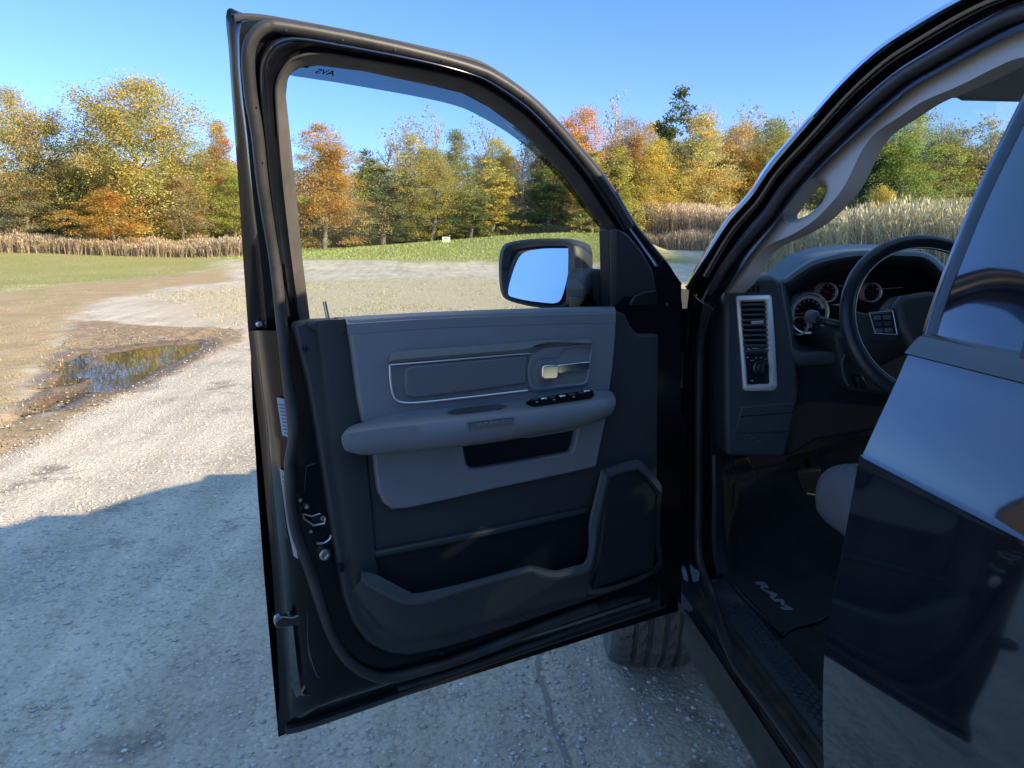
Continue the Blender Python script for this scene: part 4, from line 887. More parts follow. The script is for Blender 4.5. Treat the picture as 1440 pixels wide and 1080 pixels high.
# ---- mirror
mz = rad(9); MC = Vector((.27, 1.93, 1.45)); mh = Vector((-.725, -.687, 0)).normalized(); MN = (mh*math.cos(mz)+Vector((0, 0, 1))*math.sin(mz)).normalized()
MN2 = mh
def PM(u, v, d=0): return hit(u, v, MC+MN2*d, MN2)
HR = [(702,392),(702,362),(708,345),(724,339),(752,335.5),(785,335.5),(803,338.5),(811,348),(813,372),(810,402),(806,424),(800,432),(780,435),(742,430),(714,422),(705,412)]
HI = [(709,388),(711,360),(716,350),(728,346),(754,342),(785,341.5),(797,344),(803,352),(804,372),(801,400),(797,418),(791,426),(778,429),(744,424.5),(720,417),(711,408)]
GI = [(714.5,395),(717,372),(720,354),(733,349),(754,346.5),(780,346),(797,346.5),(799,353),(799,372),(797.5,398),(794,419),(788,425),(776,425.5),(744,421.5),(722,416),(715,410)]
mb_ = -mh
def sc(P, k, dz=0):
    c = sum(P, Vector())/len(P); return [c+(p-c)*k for p in P]
front = pts(PM, HR, 0); 
rl = [pts(PM, GI, -.018), pts(PM, HI, -.004), pts(PM, mixp(HI, HR, .5), .006), pts(PM, HR, .0), [p+mb_*.03 for p in sc(front, 1.0)], [p+mb_*.075 for p in sc(front, .93)], [p+mb_*.105 for p in sc(front, .74)], [p+mb_*.118 for p in sc(front, .4)], [p+mb_*.12 for p in sc(front, .02)]]
rails('mirror_housing', rl, BLKPL, DOOR, m=4, closed=True, ang=70)
gp = pts(PM, GI, -.016); cgl = sum(gp, Vector())/len(gp)
tilt = math.tan(mz)
gp = [p+mh*(-(p.z-cgl.z)*.23) for p in gp]
mk('mirror_glass', cr(gp, 4, True), [tuple(range(len(gp)*4))], MIRR, DOOR, smooth=False)
for uu, vv in ((786,415),(786,418)): mk('heater_mark', pts(PM, [(uu-3, vv), (uu+3, vv-.3), (uu+3, vv+.5), (uu-3, vv+.8)], -.011), [(0, 1, 2, 3)], INK, DOOR, smooth=False)
AM = [(824,433),(824,400),(829,386),(838,379),(861,379),(864,400),(864,433)]
plate('mirror_arm', pts(PD, AM, .0), N*-.09, BLKPL, DOOR, bevel=.012, seg=4)
plate('mirror_arm_base', pts(PD, [(823,418),(864,416),(864,437),(823,437)], .004), N*-.07, BLKSM, DOOR, bevel=.006, seg=3)

# ------------------------------------------------------------------ body side: A-pillar, roof rail, door aperture
OUT = [(963,404),(980,372),(1016,312),(1052,271),(1080,229),(1125,178),(1180,116),(1230,69),(1280,35),(1340,0),(1400,-28),(1500,-60)]
G1 = [(969,408),(986,378),(1022,318),(1058,277),(1086,236),(1131,184),(1185,123),(1235,77),(1285,44),(1345,9),(1405,-18),(1505,-48)]
TN = [(975,414),(990,388),(1026,328),(1064,284),(1092,243),(1138,193),(1192,133),(1243,87),(1292,55),(1352,20),(1410,-6),(1508,-34)]
TN2 = [(979,418),(993,394),(1030,332),(1067,288),(1095,247),(1142,197),(1196,138),(1248,93),(1297,61),(1358,26),(1415,0),(1511,-27)]
SL = [(992,428),(1008,396),(1040,350),(1078,305),(1107,264),(1155,211),(1210,158),(1263,112),(1312,82),(1372,47),(1432,18),(1525,-8)]
TE = [(1003,436),(1020,408),(1052,362),(1090,314),(1119,274),(1167,222),(1220,174),(1273,129),(1324,99),(1384,66),(1444,40),(1535,12)]
PAR = [[p+Vector((.08, .05, -.01)) for p in pts(PB, OUT, .01)], [p+Vector((.02, .012, 0)) for p in pts(PB, OUT, .01)], pts(PB, OUT, .010), pts(PB, mixp(OUT, G1, .5), 0), pts(PB, G1, .004), pts(PB, mixp(G1, TN, .3), .030), pts(PB, TN, .032), pts(PB, TN2, .022), pts(PB, mixp(TN2, SL, .4), .045), pts(PB, SL, .050), pts(PB, TE, .055)]
rails('cab_pillar', PAR[:5], PAINT, TR, m=5, ang=60)
rails('aperture_flange', PAR[4:], PAINTJ, TR, m=5, ang=50)
tube('aperture_line', [PB(u, v, .024) for u, v in TN[1:]], .0030, M('tan_highlight', (.30, .27, .23), .3, coat=.5), TR, k=8, m=5)  # tan highlight of the flange edge, put into the colour of a tube
tube('aperture_line', [PB(u, v, .040) for u, v in mixp(TN2, SL, .62)], .0035, M('strip_blue', (.05, .06, .09), .2, coat=1), TR, k=8, m=5)
# post below the belt and sill: rails given as (u, v, y) on the front post, (ratio, z) along the sill
def post(L_): return [PY(*p) for p in L_]
def srail(r, z, ys): return [Vector((r*(CZ-z), y_, z)) for y_ in ys]
YS = [1.66, 1.5, 1.3, 1.0, .6, 0, -.9]
B1 = post([(969,408,1.775),(966,440,1.80),(964,514,1.82),(961,587,1.82),(960,645,1.82),(957,740,1.81),(957,785,1.79),(961,815,1.75)])
B2 = post([(979,418,1.79),(975,450,1.82),(971,514,1.84),(969,587,1.84),(968,645,1.84),(967,740,1.83),(968,785,1.81),(975,822,1.76)])
B3 = post([(992,428,1.80),(986,470,1.83),(983,545,1.85),(982,600,1.85),(982,675,1.85),(981,750,1.84),(983,787,1.82),(993,818,1.78)])
B4 = post([(1003,436,1.81),(1000,480,1.85),(1000,545,1.87),(1000,600,1.87),(999,675,1.87),(998,750,1.86),(1000,787,1.84),(1010,822,1.80)])
rails('door_post', [[p+Vector((-.0, .06, 0)) for p in B1], B1, mix3 if False else [(a+b_)/2+Vector((0, -.004, 0)) for a, b_ in zip(B1, B2)], B2, [p+Vector((0, .012, 0)) for p in B2], [p+Vector((0, .012, 0)) for p in B3], B4], PAINTJ, TR, m=5, ang=50)
tube('aperture_seal', [PB(u, v, .045) for u, v in SL[::-1][:-1]]+B3[1:]+srail(.700, .585, YS[1:]), .011, RUBBER, TR, k=12, m=5)
# sill cross-section swept along Y
prof_s = [(.66, .30), (.599, .435), (.604, .455), (.618, .472), (.654, .525), (.662, .545), (.668, .53), (.682, .535), (.705, .56), (.735, .575), (.748, .598), (.762, .602)]
rails('rocker_panel', [srail(r, z, [1.80]+YS) for r, z in prof_s[:6]], ROCKER, TR, m=1, ang=40)
rails('door_step', [srail(r, z, [1.80]+YS) for r, z in prof_s[5:]], STEP, TR, m=1, ang=60)
tube('sill_ridge', srail(.682, .545, [1.75]+YS), .005, RUBBER, TR, k=8, m=1)
tube('sill_ridge', srail(.746, .60, [1.75]+YS), .006, RUBBER, TR, k=8, m=1)
# scuff plate with a honeycomb tread
x0 = .755*(CZ-.602); x1 = .84*(CZ-.595)
SP = [(x0, .602), (x0+.01, .610), (x0+.05, .612), (x1-.01, .606), (x1, .59), (x1+.004, .50)]
rails('sill_plate', [[Vector((x, y_, z)) for y_ in [1.84, 1.6, 1.3, 1.0, .6, 0, -.9]] for x, z in SP], SCUFF, TR, m=1, ang=40)
hx = MB(); k_ = 0
for i in range(46):
    for j in range(5):
        cx = x0+.016+j*.0125; cy = .72+i*.0215+(j % 2)*.0107
        if cy > 1.68: continue
        P = [Vector((cx+.0066*math.cos(a)*.95, cy+.0092*math.sin(a), .6125)) for a in [rad(60*q) for q in range(6)]]
        Q = [Vector((cx+.0048*math.cos(a)*.95, cy+.0070*math.sin(a), .6145)) for a in [rad(60*q) for q in range(6)]]
        hx.add(P+Q, [(a, (a+1) % 6, 6+(a+1) % 6, 6+a) for a in range(6)]+[tuple(range(6, 12))])
hx.build('tread_pattern', M('tread_rubber', (.035, .042, .058), .45), TR, smooth=False)
# kick panel between post and floor
rails('kick_panel', [B4, post([(1012,410,1.84),(1016,480,1.90),(1018,545,1.92),(1018,600,1.92),(1018,675,1.94),(1019,750,1.95),(1022,790,1.93),(1030,820,1.88)]), post([(1040,410,2.0),(1044,480,2.1),(1046,545,2.15),(1046,600,2.2),(1040,675,2.2),(1036,750,2.2),(1038,770,2.2),(1042,790,2.2)])], BLKPL, TR, m=5, ang=60)
rails('kick_panel', [[p+Vector((0, -.002, 0)) for p in post([(1001,640,1.865),(1001,700,1.865),(1001,770,1.85),(1008,812,1.80)])], post([(1006,640,1.86),(1007,700,1.855),(1007,765,1.84),(1014,806,1.78)]), post([(1016,640,1.92),(1016,700,1.92),(1017,765,1.91),(1026,806,1.85)])], SCUFF, TR, m=4)
# pillar trim with grab handle
PO = [(1016,412),(1024,402),(1052,362),(1090,314),(1119,274),(1167,222),(1220,174),(1273,129),(1324,99),(1384,66),(1444,40),(1535,12)]
PI_ = [(1535,70),(1440,80),(1400,95),(1350,120),(1297,143),(1262,166),(1232,186),(1217,204),(1207,221),(1196,245),(1181,271),(1160,295),(1142,312),(1115,329),(1077,347),(1060,364),(1048,386),(1040,398),(1026,412)]
HOLE = [(1134,260),(1145,255.5),(1156,256),(1162,263),(1161,273),(1155,286),(1144,296),(1133,304),(1120,308),(1111,305),(1109,297),(1114,285),(1122,272)]
HOL2 = [(1128,258),(1143,248),(1160,249),(1170,260),(1168,277),(1160,293),(1148,304),(1134,313),(1116,318),(1102,313),(1098,302),(1105,286),(1116,270)]
plate('pillar_trim', cr(pts(PB, PO, .075), 3)+cr(pts(PB, PI_, .075), 4), (.035, .0, .0), TRIMLT, TR, holes=[cr(pts(PB, HOL2, .075), 3, True)], bevel=.010, seg=3)
rails('grab_handle', [pts(PB, HOL2, .077), pts(PB, mixp(HOL2, HOLE, .3), .076), pts(PB, mixp(HOL2, HOLE, .85), .090), pts(PB, HOLE, .100), pts(PB, HOLE, .115)], TRIMLT, TR, m=3, closed=True, ang=70)
tube('trim_seam', [PB(u, v, .0885) for u, v in [(1203,184),(1212,190),(1222,193),(1231,191)]], .0012, HEADL, TR, k=6, m=3)
plate('headliner', [Vector(p) for p in [(.80, 1.38, 1.775), (2.3, 1.38, 1.80), (2.3, 1.0, 1.86), (2.3, -.9, 1.87), (.80, -.9, 1.86), (.80, 1.0, 1.845)]][:2]+[Vector((2.3, .2, 1.835)), Vector((.80, .2, 1.835))], (0, 0, .02), HEADL, TR, bevel=0)
plate('sun_visor', [PY(u, v, 1.34) for u, v in [(1302,142),(1346,140),(1353,144),(1440,145),(1475,146)]]+[PY(u, v, 1.22) for u, v in [(1500,95),(1440,92),(1376,96),(1330,120)]], (0, .012, .016), HEADL, TR, bevel=.006, seg=3)
# ------------------------------------------------------------------ dashboard
DB = bpy.data.objects.new('dashboard', None); COL.objects.link(DB); DB.parent = TR; DB.location = Vector((1.4, 2.0, 1.2))-Vector(TR.location)
e1 = [(1019,412),(1032,397),(1056,391),(1088,387),(1098,396),(1108,440),(1120,505),(1124,540),(1120,585),(1106,640),(1100,645),(1022,641),(1020,600),(1019,500)]
plate('end_panel', pts(PY, e1, 1.80), (0, .25, 0), DASH, DB, bevel=.012, seg=4)
tube('panel_seam', [PY(u, v, 1.797) for u, v in [(1121,524),(1123,540),(1121,560),(1116,580),(1040,586)]], .0012, FACE, DB, k=6, m=1)
plate('fuse_cover', pts(PY, [(1043,572),(1118,566),(1110,608),(1033,610)], 1.797), (0, .02, 0), DASH, DB, bevel=.003)
# defroster slots
for i in range(5):
    u = 1036+i*7.0; plate('side_vent_slot', pts(PY, [(u, 403-.4*i), (u+4.6, 402.5-.4*i), (u+5.2, 412-.4*i), (u+.8, 412.5-.4*i)], 1.7975), (0, .01, 0), FACE, DB, bevel=.0008)
# vent and switch tower with satin bezel
bo = [(1034,418),(1037,415.5),(1083,414.5),(1085.5,417),(1089.5,470),(1093.5,543),(1091,548),(1087,549.5),(1048,550),(1044,547),(1040,490)]
bi = [(1042,425.5),(1043.5,424.5),(1074,423.5),(1075.5,425.5),(1078,470),(1082,538),(1081,539.5),(1079,540),(1052.5,541),(1051,539),(1047,490)]
rails('vent_bezel', [pts(PY, bo, 1.802), pts(PY, mixp(bo, bi, .2), 1.786), pts(PY, mixp(bo, bi, .7), 1.782), pts(PY, bi, 1.79), pts(PY, bi, 1.815)], BEZEL, DB, m=1, closed=True, ang=50)
mk('switch_face', pts(PY, bi, 1.797), [tuple(range(len(bi)))], BLKSM, DB, smooth=False)
for i in range(10):
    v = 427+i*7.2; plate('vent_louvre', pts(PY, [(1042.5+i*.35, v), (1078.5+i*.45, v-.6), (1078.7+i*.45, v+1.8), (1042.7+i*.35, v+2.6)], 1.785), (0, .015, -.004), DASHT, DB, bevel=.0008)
plate('vent_tab', pts(PY, [(1057,452),(1074,451),(1074.5,455),(1057.5,456)], 1.782), (0, .006, 0), SATIN, DB, bevel=.001)
plate('dimmer_panel', pts(PY, [(1047,486.5),(1083,485.5),(1083.5,497),(1047.7,498)], 1.789), (0, .01, 0), BLKPL, DB, bevel=.001)
for (u, v, w_, h_) in [(1051,490,3,1.6),(1058,489.5,9,.7),(1058,493,8,.7),(1077,489.5,2.5,1.6),(1050,502,3,1.5),(1055.5,506.5,4,.6),(1062,503,2.5,1),(1068,502.8,4,.8),(1075,504.5,3,.8),(1056,534.5,3,1.6),(1065,540,14,1)]:
    mk('panel_icon', pts(PY, [(u, v), (u+w_, v-.1), (u+w_, v+h_), (u, v+h_)], 1.7868), [(0, 1, 2, 3)], WHITE, DB, smooth=False)
kc = PY(1069.5, 517, 1.79); V, Fc = lathe_vf(kc, (0, -1, 0), [(0, .016), (.012, .016), (.015, .014), (.0165, .004), (.0185, .004), (.0195, 0), (.0195, -.01)], 32); mk('headlight_knob', V, Fc, BLKSM, DB)
V, Fc = lathe_vf(kc, (0, -1, 0), [(.0166, .005), (.0185, .0065), (.0198, .004), (.0198, 0)], 32); mk('knob_ring', V, Fc, CHROME, DB)
plate('knob_grip', [kc+Vector(p) for p in [(-.003, -.017, -.012), (.003, -.017, -.012), (.003, -.017, .012), (-.003, -.017, .012)]], (0, .006, 0), BLKPL, DB, bevel=.001)
# instrument hood
ho = [(1095,398),(1104,389),(1134,367),(1160,358),(1193,352.5),(1222,351),(1268,351.5),(1306,356),(1331,377),(1345,400),(1350,470),(1330,512),(1165,516),(1102,516),(1096,470)]
hm = [(1101,404),(1109,396),(1138,376),(1163,367),(1195,361),(1223,359),(1268,359.5),(1302,363),(1324,382),(1336,402),(1340,468),(1322,497),(1165,497),(1119,497),(1112,470)]
hi_ = [(1108,412),(1115,404),(1142,385),(1166,376),(1197,370),(1224,368),(1266,368),(1298,371),(1316,386),(1328,404),(1331,466),(1316,490),(1166,491),(1123,491),(1114,462)]
fl = [(1114,415),(1119,408),(1145,391),(1168,384),(1198,378),(1224,376),(1264,376),(1292,378),(1308,390),(1318,406),(1321,464),(1310,484),(1168,484),(1127,484),(1118,460)]
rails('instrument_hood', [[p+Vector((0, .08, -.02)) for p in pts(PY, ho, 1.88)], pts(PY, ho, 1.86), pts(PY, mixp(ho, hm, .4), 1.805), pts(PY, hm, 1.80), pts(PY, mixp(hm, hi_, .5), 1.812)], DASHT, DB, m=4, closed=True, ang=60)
rails('cluster_well', [pts(PY, mixp(hm, hi_, .5), 1.812), pts(PY, hi_, 1.86), pts(PY, fl, 1.93)], DASH, DB, m=4, closed=True, ang=60)
plate('cluster_face', pts(PY, [(1106,412),(1142,384),(1200,368),(1290,366),(1325,385),(1340,400),(1340,495),(1112,495)], 1.925), (0, .02, 0), FACE, DB, bevel=0)
# dash top pad back to the windscreen
dt = [PY(u, v, 1.86) for u, v in [(1019,412),(1056,392),(1095,398),(1134,367),(1193,352.5),(1268,351.5),(1306,356),(1345,395),(1500,380)]]
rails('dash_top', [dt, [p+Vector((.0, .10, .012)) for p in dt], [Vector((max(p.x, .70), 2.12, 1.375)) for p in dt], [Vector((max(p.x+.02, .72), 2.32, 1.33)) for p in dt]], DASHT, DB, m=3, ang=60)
# gauges
def gauge(u, v, r, arc=True, nd=180, face_y=1.905, ticks=9, red=False):
    c = PY(u, v, face_y); V, Fc = lathe_vf(c, (0, -1, 0), [(r*.90, .0), (r*.93, .008), (r, .010), (r*1.02, .004), (r*1.02, -.02)], 40); mk('gauge_ring', V, Fc, SATIN, DB)
    V, Fc = disc_vf(c, (0, -1, 0), r*.92, 32); mk('gauge_face', V, Fc, FACE, DB, smooth=False)
    def P(a, q, y_=-.002): return c+Vector((math.cos(rad(a))*q, y_, math.sin(rad(a))*q))
    g = MB()
    if arc:
        n = 24; g.add([P(215-i*(200/n), r*.70) for i in range(n+1)]+[P(215-i*(200/n), r*.86) for i in range(n+1)], [(i, i+1, n+2+i, n+1+i) for i in range(n)])
        for i in range(ticks): a = 205-i*(180/(ticks-1)); g.add([P(a-2.2, r*.56, -.003), P(a+2.2, r*.56, -.003), P(a+2.2, r*.65, -.003), P(a-2.2, r*.65, -.003)], [(0, 1, 2, 3)])
    else:
        for i in range(ticks): a = 200-i*(220/(ticks-1)); g.add([P(a-4, r*.62), P(a+4, r*.62), P(a+3, r*.8), P(a-3, r*.8)], [(0, 1, 2, 3)])
    g.build('gauge_scale', WHITE if arc else SATIN, DB, smooth=False)
    mk('gauge_needle', [P(nd+90, r*.05, -.006), P(nd, r*.82, -.006), P(nd-90, r*.05, -.006), P(nd+180, r*.15, -.006)], [(0, 1, 2, 3)], NEEDLE, DB, smooth=False)
gauge(1136, 440, .0545, True, 182); gauge(1123, 458, .024, False, 150, 1.898, 5); gauge(1163, 411, .0255, False, 160, 1.905, 5); gauge(1225, 411, .0255, False, 150, 1.905, 5); gauge(1268, 446, .0545, True, 200)
for (u, v, w_) in ((1137, 456, 5), (1137, 459, 5), (1180, 401, 4), (1186, 402, 3)): mk('cluster_readout', pts(PY, [(u, v), (u+w_, v), (u+w_, v+1.4), (u, v+1.4)], 1.895), [(0, 1, 2, 3)], SATIN, DB, smooth=False)
plate('cluster_trim', pts(PY, [(1168,428.5),(1186,427),(1186,430.5)], 1.89), (0, .004, 0), SATIN, DB, bevel=0)
tube('cluster_trim', [PY(1232, 407, 1.90), PY(1270, 404, 1.90)], .001, SATIN, DB, k=6, m=1)
# lower dash, knee panel
plate('knee_panel', pts(PY, [(1118,505),(1340,500),(1345,560),(1260,600),(1200,612),(1150,620),(1108,644),(1104,600)], 1.835), (0, .3, -.02), M('knee_dark', (.016, .019, .025), .55, bump=(350, .4, .0007)), DB, bevel=.012, seg=3)
rails('knee_panel', [pts(PY, [(1106,643),(1160,628),(1220,612),(1300,590)], 1.84), pts(PY, [(1104,652),(1160,640),(1220,626),(1300,606)], 1.90), pts(PY, [(1104,650),(1160,640),(1220,626),(1300,606)], 2.2)], BLKPL, DB, m=3)
plate('column_shroud', pts(PY, [(1172,470),(1250,452),(1300,470),(1300,560),(1240,556),(1198,552),(1188,538),(1182,510)], 1.78), (.0, .16, 0), BLKPL, DB, bevel=.014, seg=4)
plate('tilt_lever', pts(PY, [(1204,530),(1214,528),(1221,541),(1221,548),(1208,547)], 1.755), (0, .03, 0), BLKSM, DB, bevel=.004)
tube('ignition_ring', [PY(u, v, 1.772) for u, v in [(1188,498),(1184,512),(1187,530),(1193,542)]], .003, DASHT, DB, k=8, m=4)
for i in range(3): mk('underdash_fixing', pts(PY, [(1048+i*7, 612+i*4), (1056+i*7, 610+i*4), (1057+i*7, 612+i*4), (1049+i*7, 614+i*4)], 1.79), [(0, 1, 2, 3)], DASHT, DB, smooth=False)
plate('release_tray', pts(PY, [(1026,612),(1100,611),(1096,634),(1090,640),(1030,640)], 1.82), (0, .10, 0), BLKPL, DB, bevel=.006)
# ------------------------------------------------------------------ steering wheel
WC = Vector((1.048, 1.50, 1.343)); WA = Vector((-.10, -1, .42)).normalized()   # axis towards the driver
we1 = Vector((1, 0, 0))-WA*WA.x; we1.normalize(); we2 = WA.cross(we1)*-1
if we2.z < 0: we2 = -we2
def WP(x, y_, d=0): return WC+we1*x+we2*y_+WA*d
SWH = mk('steering_wheel', *tube_vf([WP(.176*math.cos(a), .176*math.sin(a)) for a in [2*math.pi*i/48 for i in range(48)]], .0152, 14, 1, True, flat=1), LEATHER, TR)
tube('rim_stitching', [WP(.160*math.cos(a), .160*math.sin(a), .006) for a in [2*math.pi*i/48 for i in range(48)]], .0012, SATIN, SWH, k=6, m=1, closed=True)
def wplate(name, P, d, th, mat, bev=.006): return plate(name, [WP(x, y_, d) for x, y_ in P], WA*-th, mat, SWH, bevel=bev, seg=3)
wplate('horn_pad', [(-.075,.035),(-.055,.055),(0,.062),(.055,.055),(.075,.035),(.07,-.02),(.045,-.065),(0,-.075),(-.045,-.065),(-.07,-.02)], .012, .035, BLKPL, .014)
wplate('spoke', [(-.170,.030),(-.128,.018),(-.07,.030),(-.06,-.03),(-.085,-.045),(-.130,-.040),(-.150,-.055),(-.166,-.03)], .002, .016, BLKPL)
wplate('spoke', [(.170,.030),(.128,.018),(.07,.030),(.06,-.03),(.085,-.045),(.130,-.040),(.150,-.055),(.166,-.03)], .002, .016, BLKPL)
wplate('spoke', [(-.045,-.06),(-.028,-.055),(-.055,-.155),(-.085,-.142)], .0, .014, SATIN if False else DASHT)
wplate('spoke', [(.045,-.06),(.028,-.055),(.055,-.155),(.085,-.142)], .0, .014, DASHT)
wplate('button_pad', [(-.128,.016),(-.082,.018),(-.080,-.030),(-.122,-.026)], .006, .010, BLKSM, .003)
tube('button_pad_frame', [WP(*q, .008) for q in [(-.130,.018),(-.080,.020),(-.078,-.032),(-.124,-.028)]], .0012, SATIN, SWH, k=6, m=1, closed=True)
for i in range(3):
    for j in range(2): wplate('button', [(-.122+j*.020, .011-i*.014), (-.106+j*.020, .011-i*.014), (-.106+j*.020, .001-i*.014), (-.122+j*.020, .001-i*.014)], .009, .005, DASHT if i != 1 else BLKPL, .0015)
V, Fc = tube_vf([WP(0, 0, -.02), WP(0, 0, -.30)], .045, 20, 1); mk('steering_column', V, Fc, BLKPL, TR)
tube('indicator_stalk', [WP(-.05, .0, -.10), PY(1176, 455, 1.62), PY(1148, 449, 1.66)], [.007, .010], BLKSM, TR, k=12, m=4)
V, Fc = lathe_vf(PY(1146, 446, 1.655), (0, -1, 0), [(0, .004), (.012, .003), (.0155, -.004), (.0155, -.02), (0, -.024)], 20); mk('indicator_stalk', V, Fc, DASHT, TR)
# ------------------------------------------------------------------ pedals, floor, seat
plate('parking_brake_pedal', pts(PY, [(1030,646),(1052,643),(1063,668),(1060,675),(1042,677),(1038,670)], 1.98), (0, .012, .006), RUBBER, TR, bevel=.004)
tube('parking_brake_pedal', [PY(1045, 646, 1.99), PY(1040, 625, 2.08)], .008, STEEL, TR, k=8, m=1)
plate('brake_pedal', pts(PY, [(1121,664),(1155,660),(1160,690),(1135,697),(1127,690)], 1.98), (0, .015, .008), RUBBER, TR, bevel=.005)
tube('brake_pedal', [PY(1140, 665, 1.99), PY(1132, 640, 2.1)], .009, BLKSM, TR, k=8, m=1)
tube('brake_pedal', [PY(1134, 694, 1.975), PY(1148, 696, 1.975)], .003, STEEL, TR, k=8, m=1)
FZ = .50
V, Fc = box_vf((.70, -.9, FZ-.06), (2.3, 2.05, FZ)); mk('floor_carpet', V, Fc, CARPET, TR, bevel=0, smooth=False)
rails('footwell_carpet', [[Vector((x, 1.95, FZ+.001)) for x in (.70, 1.0, 1.42)], [Vector((x, 2.12, FZ+.05)) for x in (.70, 1.0, 1.42)], [Vector((x, 2.28, FZ+.24)) for x in (.70, 1.0, 1.42)], [Vector((x, 2.32, 1.3)) for x in (.70, 1.0, 1.42)]], CARPET, TR, m=4)
V, Fc = box_vf((1.40, .2, FZ-.02), (1.66, 2.1, .80)); mk('centre_console', V, Fc, CARPET, TR, bevel=.03)
V, Fc = box_vf((.66, 2.33, .45), (2.34, 2.36, 1.30)); mk('firewall', V, Fc, BLKPL, TR, smooth=False)
# seats
def seat(x0, x1, full=True):
    c = MB(); e = Vector((0, 0, 0))
    V, Fc = box_vf((x0, .80, .905), (x1, 1.50, 1.045)); o = mk('driver_seat' if full else 'passenger_seat', V, Fc, SEAT, TR, bevel=.06, seg=5)
    V, Fc = box_vf((x0+.01, .55, .85), (x1-.01, .72, 1.42)); mk('backrest', V, Fc, SEAT, o, bevel=.05, seg=4)
    V, Fc = box_vf(((x0+x1)/2-.13, .53, 1.46), ((x0+x1)/2+.13, .63, 1.66)); mk('headrest', V, Fc, SEAT, o, bevel=.04, seg=4)
    V, Fc = box_vf((x0+.06, .82, .50), (x1-.03, 1.36, .88)); mk('seat_base', V, Fc, BLKPL, o, bevel=.02)
    tube('seat_seam', [Vector((x0+.062, 1.502, .93)), Vector((x0+.063, 1.487, 1.01)), Vector((x0+.07, 1.40, 1.047)), Vector((x0+.07, .85, 1.047))], .002, BLKPL, o, k=6, m=4)
seat(.80, 1.30); seat(1.72, 2.2, False)
# ------------------------------------------------------------------ rear door
YF = .835
RP = [(.46, .585), (.50, .56), (.65, .524), (.83, .500), (.93, .490), (1.016, .487), (1.12, .4965), (1.20, .504), (1.253, .509), (1.256, .5125), (1.29, .5250), (1.345, .546), (1.388, .562), (1.395, .575)]
ys = [YF, YF-.004, YF-.03, YF-.3, YF-.7, YF-1.05]
RD_r = [[Vector((x+(.006 if i == 0 else 0)+(.05 if False else 0), y_, z)) for i, y_ in enumerate(ys)] for z, x in RP]
RD_r = [cr(r, 1) for r in RD_r]
Vr, Fr = grid_from_rails([cr([Vector(r[i]) for r in RD_r], 4) for i in range(len(ys))], 1)
b = len(Vr); edge = cr([Vector((x+.006, YF, z)) for z, x in RP], 4)
Vr += edge+[p+Vector((.014, .0005, 0)) for p in edge]+[p+Vector((.09, -.05, 0)) for p in edge]; k = len(edge)
Fr += [(b+i, b+i+1, b+k+i+1, b+k+i) for i in range(k-1)]+[(b+k+i, b+k+i+1, b+2*k+i+1, b+2*k+i) for i in range(k-1)]
RDR = mk('rear_door', Vr, Fr, PAINT, TR, ang=28)
RDR['label'] = 'closed rear door with sky mirrored in its paint'
tube('door_edge', [p+Vector((-.001, -.001, 0)) for p in edge[::2]], .0028, M('edge_clear', (.16, .15, .13), .25, coat=1), RDR, k=8, m=1)
def PBR(u, v, dx=0.): return hit(u, v, (.585+dx, 0, 1.40), (1, 0, -.343))
rails('belt_moulding', [[PBR(u, v, dx) for u, v in L_] for L_, dx in (([(1283,489),(1440,521),(1700,575),(2600,770)], .01), ([(1284,489),(1440,521),(1700,575),(2600,770)], -.012), ([(1287,497),(1440,531),(1700,588),(2600,790)], -.016), ([(1283,506),(1440,541),(1700,600),(2600,810)], -.004), ([(1283,507),(1440,542),(1700,602),(2600,812)], .02))] if False else
      [[Vector((x, y_, z)) for y_ in (YF, .5, .1, -.2)] for z, x in ((1.405, .594), (1.405, .580), (1.400, .571), (1.390, .562), (1.382, .556), (1.376, .563))], M('belt_rubber', (.035, .037, .045), .25, coat=.4), RDR, m=1, ang=60)
def lean(y_, z, dx=0.): return Vector((.585+(z-1.41)*.343+dx, y_, z))
ZT = 1.80
def fr(y_): return ZT if y_ < .7 else ZT
# frame edge tube + glossy applique + divider + glass
eF = [PBR(u, v, -.002) for u, v in [(1292,489),(1301,452),(1318,402),(1342,340),(1372,268),(1405,200),(1440,130),(1480,58)]]
rails('pillar_seal', [[p+Vector((.05, .0, 0)) for p in eF], [p+Vector((.006, 0, 0)) for p in eF], [p+Vector((-.004, -.006, 0)) for p in eF], [p+Vector((-.004, -.018, 0)) for p in eF], [p+Vector((.004, -.024, 0)) for p in eF]], M('seal_gloss', (.03, .035, .05), .22, coat=.7), RDR, m=5, ang=70)
aF = [p+Vector((.001, -.024, 0)) for p in eF]; aB = [lean(p.y-.165, p.z, -.0015+.0005) for p in eF]
aM = [lean(p.y-.08, p.z, -.0028) for p in eF]
rails('pillar_applique', [aF, aM, aB], PAINT, RDR, m=5)
rails('window_divider', [[lean(p.y-.165+d_, p.z, x_) for p in eF] for d_, x_ in ((0, -.002), (-.004, -.010), (-.016, -.010), (-.020, -.002), (-.022, .006))], RUBBER, RDR, m=5, ang=60)
rails('rear_window_glass', [[lean(p.y-.186, p.z, .002) for p in eF], [lean(-.20, p.z, .0) for p in eF]], DARKGL, RDR, m=5)
plate('pull_handle', [Vector((.475, y_, z)) for y_, z in [(.36, 1.17), (.22, 1.175), (.17, 1.17), (.17, 1.145), (.22, 1.14), (.36, 1.14)]], (.045, 0, 0), PAINT, RDR, bevel=.008, seg=3)
# ------------------------------------------------------------------ remaining bodywork
def loft_body(name, secs, mat, **k): return rails(name, secs, mat, TR, **k)
